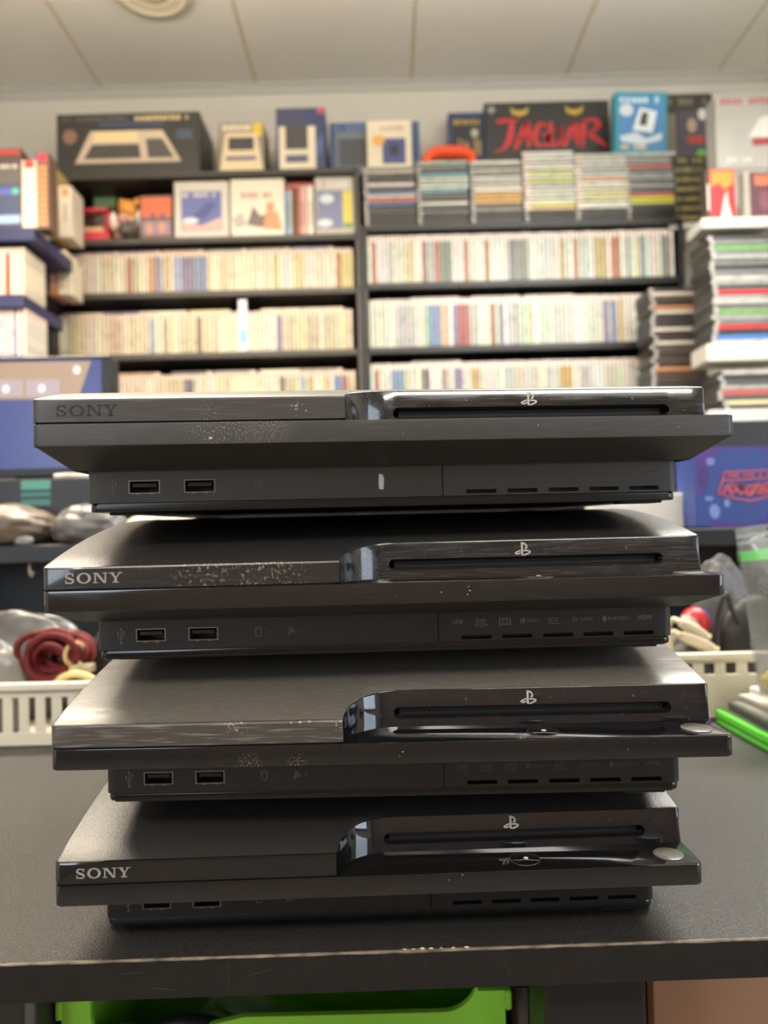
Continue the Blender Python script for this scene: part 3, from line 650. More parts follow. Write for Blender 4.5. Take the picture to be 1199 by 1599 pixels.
def hue(c):
    r, g, b = c; mx, mn = max(c), min(c)
    if mx - mn < 26: return 'pale' if mx > 150 else ('grey' if mx > 80 else 'black')
    if r == mx and b == mn:
        if g > 0.86 * r: return 'pale' if (mx - mn) < 75 and mx > 160 else 'yellow'
        if g > 0.66 * r: return 'tan' if (mx - mn) < 90 else 'amber'
        return 'orange' if g > 0.5 * r else 'red'
    if g == mx: return 'green'
    if b == mx: return 'blue' if g >= r else 'violet'
    return 'pinkish'
ORD = ['first', 'second', 'third', 'fourth', 'fifth', 'sixth', 'seventh', 'eighth', 'ninth', 'tenth', 'eleventh', 'twelfth', 'thirteenth', 'fourteenth', 'fifteenth', 'sixteenth', 'seventeenth', 'eighteenth', 'nineteenth', 'twentieth', 'twenty-first', 'twenty-second', 'twenty-third', 'twenty-fourth', 'twenty-fifth', 'twenty-sixth', 'twenty-seventh', 'twenty-eighth', 'twenty-ninth', 'thirtieth', 'thirty-first', 'thirty-second', 'thirty-third', 'thirty-fourth']
def put_case(me, name, label, group, loc, rot, col, scale=None):
    o = bpy.data.objects.new(name, me); COL.objects.link(o); o.location = loc; o.rotation_euler = rot
    o.color = lin(col)
    if scale: o.scale = scale
    return tag(o, label, 'game case', group)
def case_row(me, name, label, group, xa, xb, z, base, acc, p, special={}, skip=(), Y=YB, pitch=0.0146):
    x = xa + CT / 2; k = 0
    tint = None; run = 0; seen = {}
    while x + CT / 2 <= xb:
        if not any(a < x < b for a, b in skip):
            if run <= 0: tint = pick(base, acc, p); run = random.choice((1, 1, 1, 2, 3))
            run -= 1
            c = tuple(max(0, min(255, v + random.randint(-9, 9))) for v in special.get(k, tint))
            hn = hue(tint); seen[hn] = seen.get(hn, 0) + 1
            lb = label % 'pale' if hn == 'pale' else (ORD[seen[hn] - 1] + ' ' + label % hn + ', from its left end').replace('  ', ' ')
            put_case(me, name, lb, group, (x, Y + random.uniform(0, 0.007), z + 0.0002), (0, random.uniform(-0.006, 0.006) * 0.3, 0), c, (1, 1, random.choice((1, 1, 1, 0.995))))
        x += pitch + random.choice((0, 0, 0.0002, 0.0006)); k += 1
LW = '%%s spined case in the %s row of the wooden bookcase'
RW = '%%s spined case in the %s row of the black bookcase'
for zi, nm, ua in ((2, 'upper', 113), (3, 'middle', 88), (4, 'lower', 172)):
    case_row(CASE_W, 'game_case', LW % nm, 'pale cases, %s row' % nm, max(at(ua, 420, YB).x, xLa + 0.012), xLb - 0.016, zL[zi], CREAM, ACC_L, 0.13, skip=[(at(383, 520, YB).x - 0.022, at(383, 520, YB).x + 0.013)] if zi == 3 else ())
for zi, nm in ((1, 'upper'), (2, 'middle'), (3, 'lower')):
    case_row(CASE_C, 'clear_game_case', RW % nm, 'clear cases, %s row' % nm, xRa + 0.01, xRb - 0.013, zR[zi], PALE_R, ACC_R, 0.30 if nm == 'upper' else 0.22)
# loose cases lying on top of the standing rows
lay_n = {}
def lay(me, name, label, group, x, y, z, col, rz=0.0):
    """case lying flat, spine along x facing the viewer; x is its left end"""
    return put_case(me, name, label, group, (x + CH * (0 if rz == 0 else 0), y, z + CT / 2), (0, R(90), rz), col)
for u, zi, row in ((118, 2, 'upper'), (184, 2, 'upper'), (252, 2, 'upper'), (320, 2, 'upper'), (388, 2, 'upper'), (456, 2, 'upper'), (92, 3, 'middle'), (158, 3, 'middle'), (224, 3, 'middle'), (292, 3, 'middle'), (404, 3, 'middle'), (470, 3, 'middle'), (180, 4, 'lower'), (262, 4, 'lower'), (330, 4, 'lower'), (400, 4, 'lower'), (466, 4, 'lower')):
    x = max(at(u, 400, YB).x, xLa + 0.02)
    lay_n[row] = lay_n.get(row, -1) + 1
    lay(CASE_W, 'game_case', 'case lying flat on the %s row of the wooden bookcase, %s from its left end' % (row, ORD[lay_n.setdefault(row, 0)]), 'loose cases on the %s pale row' % row, min(x, xLb - 0.2), YB + 0.02, zL[zi] + CHW + 0.001, random.choice(CREAM + CREAM + ACC_L))
for u, zi, row in ((640, 2, 'middle'), (735, 2, 'middle'), (820, 2, 'middle'), (640, 3, 'lower')):
    lay(CASE_C, 'clear_game_case', 'case lying flat on the %s row of the black bookcase, %s from its left end' % (row, {640: 'first', 735: 'second', 820: 'third'}[u]), 'loose cases on the %s clear row' % row, at(u, 400, YB).x, YB + 0.03, zR[zi] + CH + 0.001, random.choice([(150, 134, 110), (176, 172, 150), (196, 190, 170)]))
# red price dots and a hang tag
m_dot = M('price_sticker', (226, 84, 56), 0.6)
# tall blue and white hang tag between the middle-row cases
pt_ = at(383, 550, YB)
t = thing('hang_tag', 'tall white and light blue tag among the middle row', 'tag', (pt_.x - 0.004, YB - 0.002, zL[3]))
t.name = 'hang_tag'
obj('card', prism(rrect(-0.017, 0.012, 0.0, 0.003, 0.001), 0.004, 0.185), M('tag_white', (226, 220, 232), 0.5), t)
flat('blue_print', [p_disc(-0.0025, 0.055, 0.0125, 0.033, 24)], M('tag_blue', (120, 196, 236), 0.5), t, (0, 0, 0), (1, 0, 0), (0, 0, 1), 0.0004)

# flat stacks on the black bookcase
def stack(me, name, label, group, x0, z0, n, base, acc, p, Y, jit=0.004, dx=0.0, bottom_dark=0, lean=0.0):
    for k in range(n):
        c = (40, 38, 38) if k < bottom_dark else pick(base, acc, p)
        m2 = CASE_K if k < bottom_dark else me
        put_case(m2, name, label.replace('game case', 'case ' + ORD[k] + ' from below', 1), group, (x0 + dx + CH * 1.05 + lean * k + random.uniform(-jit, jit), Y + random.uniform(0, 0.006), z0 + CT / 2 + 0.0002 + k * (CT + 0.0003)), (0, R(-90), 0), c, (1, 1, 1.05))
DARKISH = [(70, 66, 64), (96, 92, 88), (130, 126, 118), (60, 62, 74), (180, 176, 166)]
stacks = [(568, 15, CASE_K, DARKISH, [(86, 104, 150), (190, 96, 70), (216, 206, 196), (214, 150, 60)], 0.35, 'leftmost'),
          (651, 16, CASE_K, DARKISH, [(110, 160, 170), (170, 186, 170), (200, 200, 186)], 0.45, 'second from the left'),
          (735, 16, CASE_K, DARKISH, [(216, 214, 204), (206, 160, 90), (150, 60, 50)], 0.4, 'third from the left'),
          (818, 18, CASE_C, PALE_R, [(200, 206, 110), (206, 170, 130), (120, 122, 116)], 0.25, 'fourth from the left'),
          (899, 17, CASE_C, PALE_R, [(220, 170, 140), (206, 200, 150), (150, 156, 160)], 0.25, 'fifth from the left'),
          (979, 17, CASE_K, [(96, 98, 100), (150, 154, 156), (196, 198, 196), (70, 72, 74)], [(196, 196, 70), (200, 110, 100)], 0.15, 'rightmost')]
ST = []
for u, n, me, bs, ac, p, pos in stacks:
    xs_ = at(u, 347, YB).x + 0.006
    if xs_ + 0.18 > xRb: xs_ = xRb - 0.181
    stack(me, 'stacked_game_case', 'game case in the %s stack on the black bookcase' % pos, 'flat stack %s' % pos, xs_, zR[0], n, bs, ac, p, YB, 0.0025, bottom_dark=3, lean=-0.0002)
    ST.append((xs_, zR[0] + n * (CT + 0.0003)))

# ------------------------------------------------------------------ cartons with printed faces
def carton(name, label, cat, u0, v0, u1, v1, Y, dep, col, z0=None, art=(), rough=0.45, rotz=0.0, ang=0.0, bev=0.002):
    a = at(u0, v1, Y); b = at(u1, v0, Y); c_ = at(u0, v0, Y); d_ = at(u1, v1, Y)
    xa, xb = (a.x + c_.x) / 2, (b.x + d_.x) / 2; zb = (a.z + d_.z) / 2; ztp = (c_.z + b.z) / 2
    if z0 is not None: zb = z0 + 0.0003
    wdt, hgt = xb - xa, ztp - zb
    t = thing(name, label, cat, ((xa + xb) / 2, Y, zb), (0, ang, rotz))
    obj('carton_body', bbox(-wdt / 2, wdt / 2, 0, dep, 0, hgt, bev, 1), M('card_%d_%d_%d' % col, col, rough, var=0.15, vscale=9), t)
    for i, (pn, polys, c2) in enumerate(art):
        if polys and isinstance(polys[0], tuple): polys = [polys]
        fo_ = flat(pn, polys, M('print_%d_%d_%d' % c2, c2, 0.45), t, (-wdt / 2, 0, 0), (wdt, 0, 0), (0, 0, hgt), 0.0004 + 0.00025 * i)
        if len(polys) > 1: fo_['kind'] = 'stuff'
    return t
def bars(x0, x1, y0, y1, n, seed=1):
    r = random.Random(seed); out = []; w_ = (x1 - x0) / n
    for k in range(n):
        if r.random() < 0.85: out.append(p_rect(x0 + k * w_, y0, x0 + k * w_ + w_ * r.uniform(0.55, 0.85), y0 + (y1 - y0) * r.uniform(0.75, 1)))
    return out
zt0 = zL[0]
carton('computer_box', 'long black carton picturing a cream home computer, on the wooden bookcase', 'carton', 88, 176, 312, 266, YB - 0.005, 0.215, (52, 49, 46), zt0, [
    ('title_print', bars(0.55, 0.93, 0.87, 0.95, 14, 3), (214, 190, 140)), ('faint_title_print', bars(0.05, 0.5, 0.88, 0.94, 16, 4), (96, 90, 84)),
    ('sky_print', [p_rect(0.3, 0.78, 0.75, 0.84)], (66, 76, 112)), ('badge_print', [p_disc(0.095, 0.62, 0.05, 0.12)], (140, 106, 90)), ('blue_print', [p_rect(0.84, 0.55, 0.95, 0.7)], (70, 84, 108)),
    ('computer_print', [[(0.13, 0.18), (0.87, 0.18), (0.74, 0.70), (0.24, 0.70)]], (212, 192, 168)), ('computer_lid_print', [[(0.255, 0.52), (0.575, 0.52), (0.565, 0.69), (0.27, 0.69)]], (238, 214, 164)),
    ('keyboard_print', [[(0.19, 0.245), (0.59, 0.245), (0.575, 0.48), (0.25, 0.48)]], (74, 70, 66)), ('deck_print', [[(0.64, 0.245), (0.82, 0.245), (0.74, 0.56), (0.625, 0.56)]], (84, 80, 78))])
carton('small_computer_box', 'small carton picturing a cream machine, right of the long black carton', 'carton', 341, 191, 412, 266, YB + 0.01, 0.13, (150, 140, 122), zt0, [
    ('title_print', bars(0.1, 0.72, 0.84, 0.96, 9, 6), (232, 220, 190)), ('yellow_label', [p_rect(0.76, 0.72, 0.97, 0.98)], (220, 188, 60)),
    ('machine_print', [[(0.02, 0.03), (0.98, 0.03), (0.84, 0.78), (0.16, 0.78)]], (232, 210, 170)), ('screen_print', [p_rect(0.22, 0.45, 0.78, 0.7)], (64, 62, 62)), ('stripe_print', [p_rect(0.16, 0.25, 0.82, 0.32)], (90, 96, 140))])
carton('blue_upright_box', 'tall dark blue carton picturing a cream tower, on the wooden bookcase', 'carton', 431, 168, 508, 268, YB + 0.0, 0.12, (54, 66, 108), zt0, [
    ('upper_print', [p_rect(0.03, 0.72, 0.6, 0.97)], (66, 70, 96)), ('red_label', [p_rect(0.84, 0.9, 0.98, 0.99)], (196, 76, 110)), ('tower_print', [p_rect(0.06, 0.02, 0.8, 0.7)], (226, 212, 186)),
    ('panel_print', [p_rect(0.19, 0.33, 0.64, 0.7)], (72, 68, 68)), ('lower_panel_print', [p_rect(0.19, 0.12, 0.64, 0.24)], (86, 90, 120)), ('swirl_print', [[(0.82, 0.2), (0.98, 0.35), (0.98, 0.6), (0.82, 0.45)]], (74, 98, 150))])
carton('blue_wide_box', 'wide slate blue carton behind the cream one, on the wooden bookcase', 'carton', 515, 181, 655, 266, YB + 0.06, 0.12, (72, 92, 134), zt0 if False else None, [
    ('picture_print', [p_rect(0.06, 0.1, 0.62, 0.84)], (112, 120, 132)), ('dark_print', [p_rect(0.1, 0.2, 0.44, 0.7)], (74, 78, 84)), ('title_print', bars(0.05, 0.6, 0.86, 0.96, 8, 9), (96, 116, 160))])
bpy.data.objects['blue_wide_box'].location.z = zt0 + 0.0003
carton('cream_blue_box', 'cream framed carton with dark blue screen picture, over the leftmost flat stack', 'carton', 573, 188, 643, 270, YB + 0.012, 0.045, (226, 214, 186), ST[0][1], [
    ('picture_print', [p_rect(0.34, 0.08, 0.86, 0.62)], (70, 78, 130)), ('screen_print', [p_rect(0.5, 0.25, 0.7, 0.48)], (44, 44, 60)), ('orange_print', [p_disc(0.26, 0.58, 0.14, 0.12)], (226, 170, 84)), ('title_print', bars(0.12, 0.85, 0.78, 0.9, 8, 2), (196, 170, 150))])
# open compartment of toys below
zc = zL[1]
carton('white_framed_box', 'square white framed box with a blue spacecraft picture, in the bookcase', 'carton', 272, 283, 357, 371, YB - 0.004, 0.10, (206, 198, 184), zc, [
    ('picture_print', [p_rect(0.13, 0.12, 0.87, 0.82)], (92, 102, 160)), ('title_print', bars(0.15, 0.85, 0.72, 0.8, 10, 8), (210, 206, 196)), ('glow_print', [[(0.15, 0.3), (0.5, 0.2), (0.85, 0.35), (0.85, 0.14), (0.15, 0.14)]], (214, 168, 150)), ('craft_print', [[(0.3, 0.35), (0.62, 0.62), (0.8, 0.6), (0.55, 0.32)]], (66, 74, 130)), ('tail_print', [p_disc(0.3, 0.3, 0.14, 0.05)], (230, 220, 226))])
carton('white_game_box', 'white game carton with grey and orange figures printed low', 'carton', 360, 279, 444, 373, YB - 0.002, 0.06, (222, 214, 194), zc, [
    ('title_print', bars(0.2, 0.8, 0.66, 0.78, 9, 12), (190, 130, 120)), ('shadow_print', [[(0.3, 0.2), (0.42, 0.52), (0.55, 0.35), (0.85, 0.42), (0.95, 0.12), (0.5, 0.16)]], (110, 96, 92)), ('orange_print', [p_disc(0.74, 0.5, 0.08, 0.09), [(0.6, 0.12), (0.66, 0.42), (0.88, 0.42), (0.95, 0.1)]], (222, 140, 100)), ('grey_print', [[(0.02, 0.3), (0.2, 0.42), (0.3, 0.2), (0.1, 0.14)]], (176, 164, 158))])
for u0, u1, c, lb in ((445, 450, (120, 160, 200), 'light blue'), (451, 456, (196, 190, 180), 'grey'), (457, 461, (70, 60, 56), 'black'), (462, 468, (170, 90, 70), 'rust red'), (469, 479, (206, 160, 150), 'pink'), (480, 489, (226, 216, 198), 'cream')):
    carton('slim_box', '%s slim upright box between the white carton and the grey box' % lb, 'game box', u0, 297 if u0 < 469 else 290, u1, 368, YB + 0.004, 0.11, c, zc, [('title_print', bars(0.3, 0.75, 0.2, 0.8, 1, u0), tuple(int(v * 0.7) for v in c))])
carton('red_flat_box', 'flat dark red box lying across the slim boxes', 'game box', 446, 285, 496, 296.5, YB + 0.012, 0.1, (150, 62, 60), None, [('title_print', bars(0.1, 0.9, 0.3, 0.7, 10, 5), (196, 120, 110))])
carton('yellow_spine_box', 'slate blue boxed game with a yellow side strip, right end of the toy shelf', 'carton', 492, 276, 553, 370, YB + 0.0, 0.1, (176, 168, 156), zc, [
    ('picture_print', [p_rect(0.05, 0.1, 0.7, 0.76)], (112, 118, 146)), ('yellow_print', [p_rect(0.72, 0.1, 0.95, 0.74)], (206, 184, 70)), ('title_print', bars(0.08, 0.9, 0.8, 0.95, 8, 14), (206, 200, 190)), ('cloud_print', [p_disc(0.3, 0.62, 0.18, 0.08)], (196, 200, 206)), ('foam_print', [p_disc(0.25, 0.2, 0.2, 0.07)], (196, 200, 206)), ('green_print', [p_rect(0.72, 0.1, 0.95, 0.2)], (120, 140, 80))])
# red toy arcade machine
pr = at(143, 385, YB)
t = thing('toy_arcade', 'small red toy arcade cabinet with a dark screen in the bookcase', 'toy', (at(143, 385, YB).x, YB - 0.002, zc + 0.0003))
m_red = M('toy_red', (196, 44, 62), 0.35)
obj('cabinet_base', prism(rrect(-0.060, 0.060, 0, 0.075, 0.006), 0, 0.03, 0.003), m_red, t)
bm = bmesh.new(); pr_ = [(0.004, 0.03), (0.075, 0.03), (0.075, 0.125), (0.02, 0.125), (0.012, 0.118), (0.03, 0.058), (0.004, 0.048)]
for sx in (-0.05, 0.042):
    a = [bm.verts.new((sx, y, z)) for y, z in pr_]; b = [bm.verts.new((sx + 0.008, y, z)) for y, z in pr_]
    bm.faces.new(a[::-1]); bm.faces.new(b)
    for i in range(len(pr_)): bm.faces.new((a[i], b[i], b[(i + 1) % len(pr_)], a[(i + 1) % len(pr_)]))
bmesh.ops.recalc_face_normals(bm, faces=bm.faces[:])
obj('side_panels', bm, m_red, t)
obj('screen', bbox(-0.042, 0.042, 0.03, 0.07, 0.05, 0.108), M('toy_screen', (60, 44, 40), 0.2), t)
obj('marquee', bbox(-0.042, 0.042, 0.014, 0.07, 0.108, 0.123, 0.002, 1), m_red, t)
obj('control_deck', bbox(-0.042, 0.042, 0.006, 0.06, 0.03, 0.05, 0.003, 1), M('toy_deck', (206, 160, 120), 0.4), t)
for kx in (-0.02, 0.015, 0.027): obj('button', lathe([(0.0001, 0), (0.004, 0), (0.004, 0.004), (0.0001, 0.005)], 10), M('toy_button', (240, 220, 190), 0.4), t, (kx, 0.018, 0.05))
carton('green_note', 'pale green card leaning behind the toys', 'card', 146, 296, 181, 330, YB + 0.126, 0.002, (150, 186, 126), None, [('print', [p_rect(0.1, 0.1, 0.9, 0.9)], (154, 196, 132))], bev=0.0004)
bpy.data.objects['green_note'].location.z = zc + 0.10
carton('brown_backing_box', 'dark brown box at the back supporting the pale green card', 'carton', 112, 325, 205, 372, YB + 0.125, 0.08, (74, 62, 54), zc, [('print', [p_rect(0.05, 0.1, 0.95, 0.9)], (92, 74, 64))])
bpy.data.objects['green_note'].location.z = bpy.data.objects['brown_backing_box'].location.z + (bpy.data.objects['brown_backing_box'].children[0].dimensions.z) + 0.0004
def blob_fig(name, label, u, Y, z, parts):
    """small toy of rounded moulded pieces: (part, mat colour, centre, radii)"""
    t = thing(name, label, 'toy', (at(u, 350, Y).x, Y, z))
    for pn, c, ce, ra in parts:
        bm = bmesh.new(); bmesh.ops.create_icosphere(bm, subdivisions=3, radius=1.0)
        for v in bm.verts:
            s_ = 1 + 0.08 * math.sin(v.co.x * 5 + c[0]) * math.sin(v.co.z * 6 + c[1])
            v.co = Vector((ce[0] + v.co.x * ra[0] * s_, ce[1] + v.co.y * ra[1] * s_, ce[2] + v.co.z * ra[2] * s_))
        o = obj(pn, bm, M('toy_%d_%d_%d' % c, c, 0.4), t); smooth(o, 80)
    return t
blob_fig('toy_figure', 'orange and white plush toy behind the red toy cabinet', 199, YB + 0.07, zc + 0.009, [('body', (226, 206, 186), (0, 0, 0.055), (0.05, 0.035, 0.055)), ('head', (234, 160, 70), (0.008, -0.008, 0.125), (0.036, 0.03, 0.034)), ('ear', (234, 170, 80), (-0.02, 0, 0.155), (0.012, 0.01, 0.018)), ('ear', (234, 170, 80), (0.034, 0, 0.155), (0.012, 0.01, 0.018)), ('arm', (236, 226, 216), (0.05, -0.02, 0.085), (0.014, 0.014, 0.034)), ('arm', (236, 226, 216), (-0.045, -0.02, 0.08), (0.014, 0.014, 0.034))])
blob_fig('toy_figure', 'brown and pink toy figure low beside the red toy cabinet', 199, YB + 0.004, zc + 0.0045, [('body', (84, 74, 66), (0, 0, 0.03), (0.036, 0.028, 0.03)), ('head', (186, 140, 130), (-0.01, -0.012, 0.064), (0.024, 0.02, 0.02)), ('arm', (110, 92, 84), (0.03, -0.01, 0.048), (0.012, 0.012, 0.02))])
carton('orange_toy_box', 'boxed toy with an orange band over violet print, in the bookcase', 'carton', 218, 305, 269, 376, YB + 0.01, 0.09, (120, 88, 78), zc, [('orange_print', [p_rect(0.05, 0.52, 0.97, 0.95)], (224, 104, 62)), ('dark_print', [p_rect(0.35, 0.3, 0.46, 0.62), p_rect(0.66, 0.3, 0.76, 0.62)], (96, 76, 96)), ('violet_print', [p_rect(0.05, 0.12, 0.95, 0.42)], (146, 120, 140)), ('figure_print', [p_disc(0.3, 0.25, 0.1, 0.14), p_disc(0.68, 0.28, 0.12, 0.14)], (200, 140, 110))])

# ------------------------------------------------------------------ boxes above the black bookcase
zs = [s[1] for s in ST]
LJ = []
def js(pts, w0): LJ.extend(p_ribbon(pts, lambda t: w0 * 0.72 * (0.55 + 0.75 * math.sin(math.pi * min(1, 0.15 + t)) ** 1), 4))
js([(0.10, 0.66), (0.16, 0.70), (0.27, 0.69)], 0.07); js([(0.22, 0.69), (0.20, 0.42), (0.15, 0.24), (0.07, 0.18)], 0.055)
js([(0.24, 0.22), (0.30, 0.50), (0.335, 0.68)], 0.05); js([(0.335, 0.68), (0.35, 0.45), (0.345, 0.24)], 0.05); js([(0.27, 0.38), (0.36, 0.42)], 0.05)
js([(0.49, 0.58), (0.445, 0.64), (0.40, 0.46), (0.42, 0.27), (0.48, 0.30), (0.495, 0.42)], 0.045); js([(0.45, 0.45), (0.515, 0.46)], 0.055); js([(0.505, 0.46), (0.502, 0.36), (0.498, 0.24)], 0.05)
js([(0.53, 0.66), (0.52, 0.40), (0.54, 0.26), (0.58, 0.30), (0.605, 0.62)], 0.045); js([(0.605, 0.62), (0.60, 0.42), (0.60, 0.27)], 0.04)
js([(0.63, 0.24), (0.68, 0.50), (0.715, 0.66)], 0.05); js([(0.715, 0.66), (0.735, 0.45), (0.735, 0.25)], 0.05); js([(0.66, 0.38), (0.74, 0.42)], 0.05)
js([(0.79, 0.66), (0.785, 0.45), (0.775, 0.22)], 0.05); js([(0.77, 0.64), (0.87, 0.68), (0.91, 0.58), (0.86, 0.48), (0.80, 0.46)], 0.055); js([(0.83, 0.47), (0.90, 0.34), (0.985, 0.22)], 0.06)
EYE = lambda cx, s: [[(cx - 0.075 * 1, 0.92), (cx - 0.06, 0.80), (cx, 0.755), (cx + 0.06, 0.80), (cx + 0.075, 0.92), (cx + 0.03, 0.855), (cx - 0.03, 0.855)]]
zj = max(zs[2], zs[3], zs[4])
t = carton('console_carton', 'black console carton with red brush lettering and yellow eyes', 'carton', 757, 152, 952, 246, YB + 0.15, 0.07, (50, 50, 50), None, [
    ('red_lettering', LJ, (206, 46, 52)), ('yellow_eye', EYE(0.28, 1), (190, 160, 60)), ('yellow_eye', EYE(0.72, 1), (190, 160, 60)), ('white_label', [p_disc(0.055, 0.88, 0.03, 0.06, 14)], (150, 150, 146))])
t.name = 'console_carton'
# the carton stands on a shallow black box at the back of the bookcase top
carton('riser_box', 'flat black box behind the stacks that carries the lettered black carton', 'carton', 752, 252, 958, 347, YB + 0.148, 0.072, (36, 36, 36), zR[0], [('print', [p_rect(0.02, 0.05, 0.98, 0.95)], (40, 40, 40))])
rb = bpy.data.objects['riser_box']; jc = bpy.data.objects['console_carton']
jc.location.z = rb.location.z + rb.children[0].dimensions.z + 0.0003
carton('blue_wall_box', 'small dark blue carton with gold print, beside the black lettered carton', 'carton', 700, 175, 757, 250, YB + 0.16, 0.05, (56, 70, 116), None, [('frame_print', [p_rect(0.1, 0.05, 0.95, 0.9)], (46, 46, 52)), ('title_print', bars(0.15, 0.9, 0.74, 0.86, 6, 21), (176, 150, 86)), ('gold_print', bars(0.15, 0.9, 0.1, 0.45, 7, 22), (150, 124, 74)), ('disc_print', [p_disc(0.72, 0.56, 0.1, 0.09)], (180, 176, 160))])
carton('prop_box', 'plain dark box behind the stacks under the small blue carton', 'carton', 694, 250, 750, 347, YB + 0.158, 0.06, (44, 44, 46), zR[0], [('print', [p_rect(0.05, 0.05, 0.95, 0.95)], (48, 48, 50))])
pb = bpy.data.objects['prop_box']; bpy.data.objects['blue_wall_box'].location.z = pb.location.z + pb.children[0].dimensions.z + 0.0003
# orange rubber grip on the second stack
po = at(703, 254, YB)
t = thing('orange_grip', 'bright orange arched rubber grip on the second flat stack', 'grip', (po.x, YB + 0.03, zs[1]))
pts = catmull([(-0.085, 0, 0.012), (-0.072, 0, 0.03), (-0.045, 0.004, 0.045), (0.0, 0.004, 0.046), (0.045, 0.004, 0.043), (0.072, 0, 0.032), (0.084, 0, 0.012)], 6)
smooth(obj('bar', tube(pts, lambda t: 0.015 + 0.009 * math.sin(math.pi * t), 12), M('rubber_orange', (244, 84, 36), 0.55, bump=0.5, bscale=300), t), 60)
for sx in (-1, 1): smooth(obj('end_pad', bbox(sx * 0.082 - 0.013, sx * 0.082 + 0.013, -0.016, 0.016, 0, 0.02, 0.006, 3), M('rubber_orange', (238, 74, 30)), t), 60)
# teal carton on the right stacks
carton('teal_handheld_box', 'teal carton picturing a white handheld, tilted on the right flat stacks', 'carton', 958, 143, 1040, 236, YB + 0.015, 0.05, (50, 150, 170), max(zs[4], zs[5]), [
    ('picture_print', [p_rect(0.06, 0.06, 0.94, 0.93)], (74, 134, 190)), ('title_print', bars(0.1, 0.88, 0.82, 0.92, 7, 31), (206, 226, 224)), ('cloud_print', [p_disc(0.22, 0.7, 0.13, 0.1)], (206, 216, 224)), ('handheld_print', [[(0.34, 0.38), (0.72, 0.34), (0.8, 0.68), (0.48, 0.74)]], (226, 232, 238)), ('screen_print', [[(0.46, 0.46), (0.6, 0.45), (0.64, 0.66), (0.52, 0.67)]], (60, 62, 70)), ('wings_print', [[(0.1, 0.28), (0.4, 0.34), (0.6, 0.24), (0.9, 0.34), (0.88, 0.22), (0.5, 0.14), (0.12, 0.2)]], (206, 222, 232)), ('caption_print', bars(0.12, 0.6, 0.08, 0.14, 6, 33), (226, 214, 150))], ang=0.035)
# black boxes with gold lettering beyond the bookcase
zb = at(1070, 348, YB).z
for k in range(7):
    h_ = 0.0345
    t = thing('slim_black_box', 'slim black box with gold lettering, %s in the pile' % ('lowest', 'second lowest', 'third from the bottom', 'middle one', 'third from the top', 'second highest', 'topmost')[k], 'game box', (at(1080, 300, YB).x + (0.0 if k < 6 else -0.006), YB + 0.0, zb + k * h_), group='gold-lettered black boxes')
    hw = 0.055 if k < 6 else 0.085
    obj('carton_body', bbox(-0.062, -0.062 + 2 * hw, 0, 0.13, 0, h_ - 0.0005, 0.001, 1), M('card_black', (44, 42, 38), 0.4), t)
    gl_ = flat('gold_lettering', bars(-0.056, 2 * hw - 0.07, 0.010, 0.026, 9 + k % 3, 40 + k), M('gold_print', (150, 134, 70), 0.5), t, (0, 0, 0), (1, 0, 0), (0, 0, 1), 0.0004); gl_['kind'] = 'stuff'
carton('dark_game_box', 'dark carton with red and green marks above the gold lettered pile', 'carton', 1030, 146, 1113, 239, YB + 0.07, 0.06, (58, 56, 54), zb + 7 * 0.0345, [
    ('title_print', bars(0.08, 0.92, 0.84, 0.94, 9, 51), (120, 112, 86)), ('figure_print', [p_rect(0.08, 0.1, 0.3, 0.72)], (120, 110, 96)), ('picture_print', [p_rect(0.34, 0.06, 0.9, 0.76)], (74, 72, 84)), ('red_print', [p_rect(0.5, 0.3, 0.82, 0.4)], (176, 60, 60)), ('face_print', [p_disc(0.6, 0.55, 0.09, 0.1)], (176, 150, 130)), ('white_label', [p_disc(0.8, 0.7, 0.08, 0.08, 14)], (206, 206, 202)), ('green_label', [p_disc(0.76, 0.12, 0.1, 0.09, 14)], (96, 180, 50))])
# wall bracket shelf carrying that pile
tag(obj('wall_shelf', bbox(at(1036, 350, YB).x + 0.02, at(1101, 350, YB).x + 0.02, YB - 0.004, Y1 - 0.001, zb - 0.022, zb, 0.002, 1), M('shelf_white', (192, 190, 180), 0.5)), 'short white wall shelf under the gold lettered pile', 'shelf')

# ------------------------------------------------------------------ white shelving at the right edge, nearer
YR = 2.1
m_ws = M('shelf_white', (192, 190, 180), 0.5)
zw1, zw2 = at(1150, 341, YR).z, at(1150, 537, YR).z
xw = at(1101, 540, YR).x
zw3 = at(1150, 640, YR).z
t = thing('white_shelving', 'white shelving with thick boards at the right edge of the photograph', 'shelf', (xw, YR - 0.01, ZF))
obj('shelf_board', bbox(0.0, 0.62, 0.0, 0.11, zw1 - 0.03 - ZF, zw1 - ZF, 0.003, 2), m_ws, t)
obj('shelf_board', bbox(0.0, 0.62, 0.0, 0.11, zw2 - 0.05 - ZF, zw2 - ZF, 0.003, 2), m_ws, t)
obj('shelf_board', bbox(0.0, 0.62, 0.0, 0.11, zw3 - 0.05 - ZF, zw3 - ZF, 0.003, 2), m_ws, t)
obj('rear_board', bbox(-0.085, 0.14, 0.2, 0.44, zw3 - 0.05 - ZF, zw3 - ZF, 0.003, 2), m_ws, t)
obj('side_panel', bbox(0.60, 0.62, 0.0, 0.25, 0, zw1 - 0.03 - ZF), m_ws, t)
RIGHTC = [(152, 154, 149), (117, 118, 117), (85, 85, 85), (65, 65, 65), (160, 156, 148), (176, 174, 168)]
stack(CASE_K, 'stacked_game_case', 'game case in the tall stack under the white top shelf', 'tall right stack', at(1112, 450, YR).x, zw2, int((zw1 - 0.03 - zw2) / (CT + 0.0003)) - 1, RIGHTC, [(70, 120, 190), (196, 60, 66), (216, 150, 80), (110, 160, 90)], 0.25, YR, 0.006)
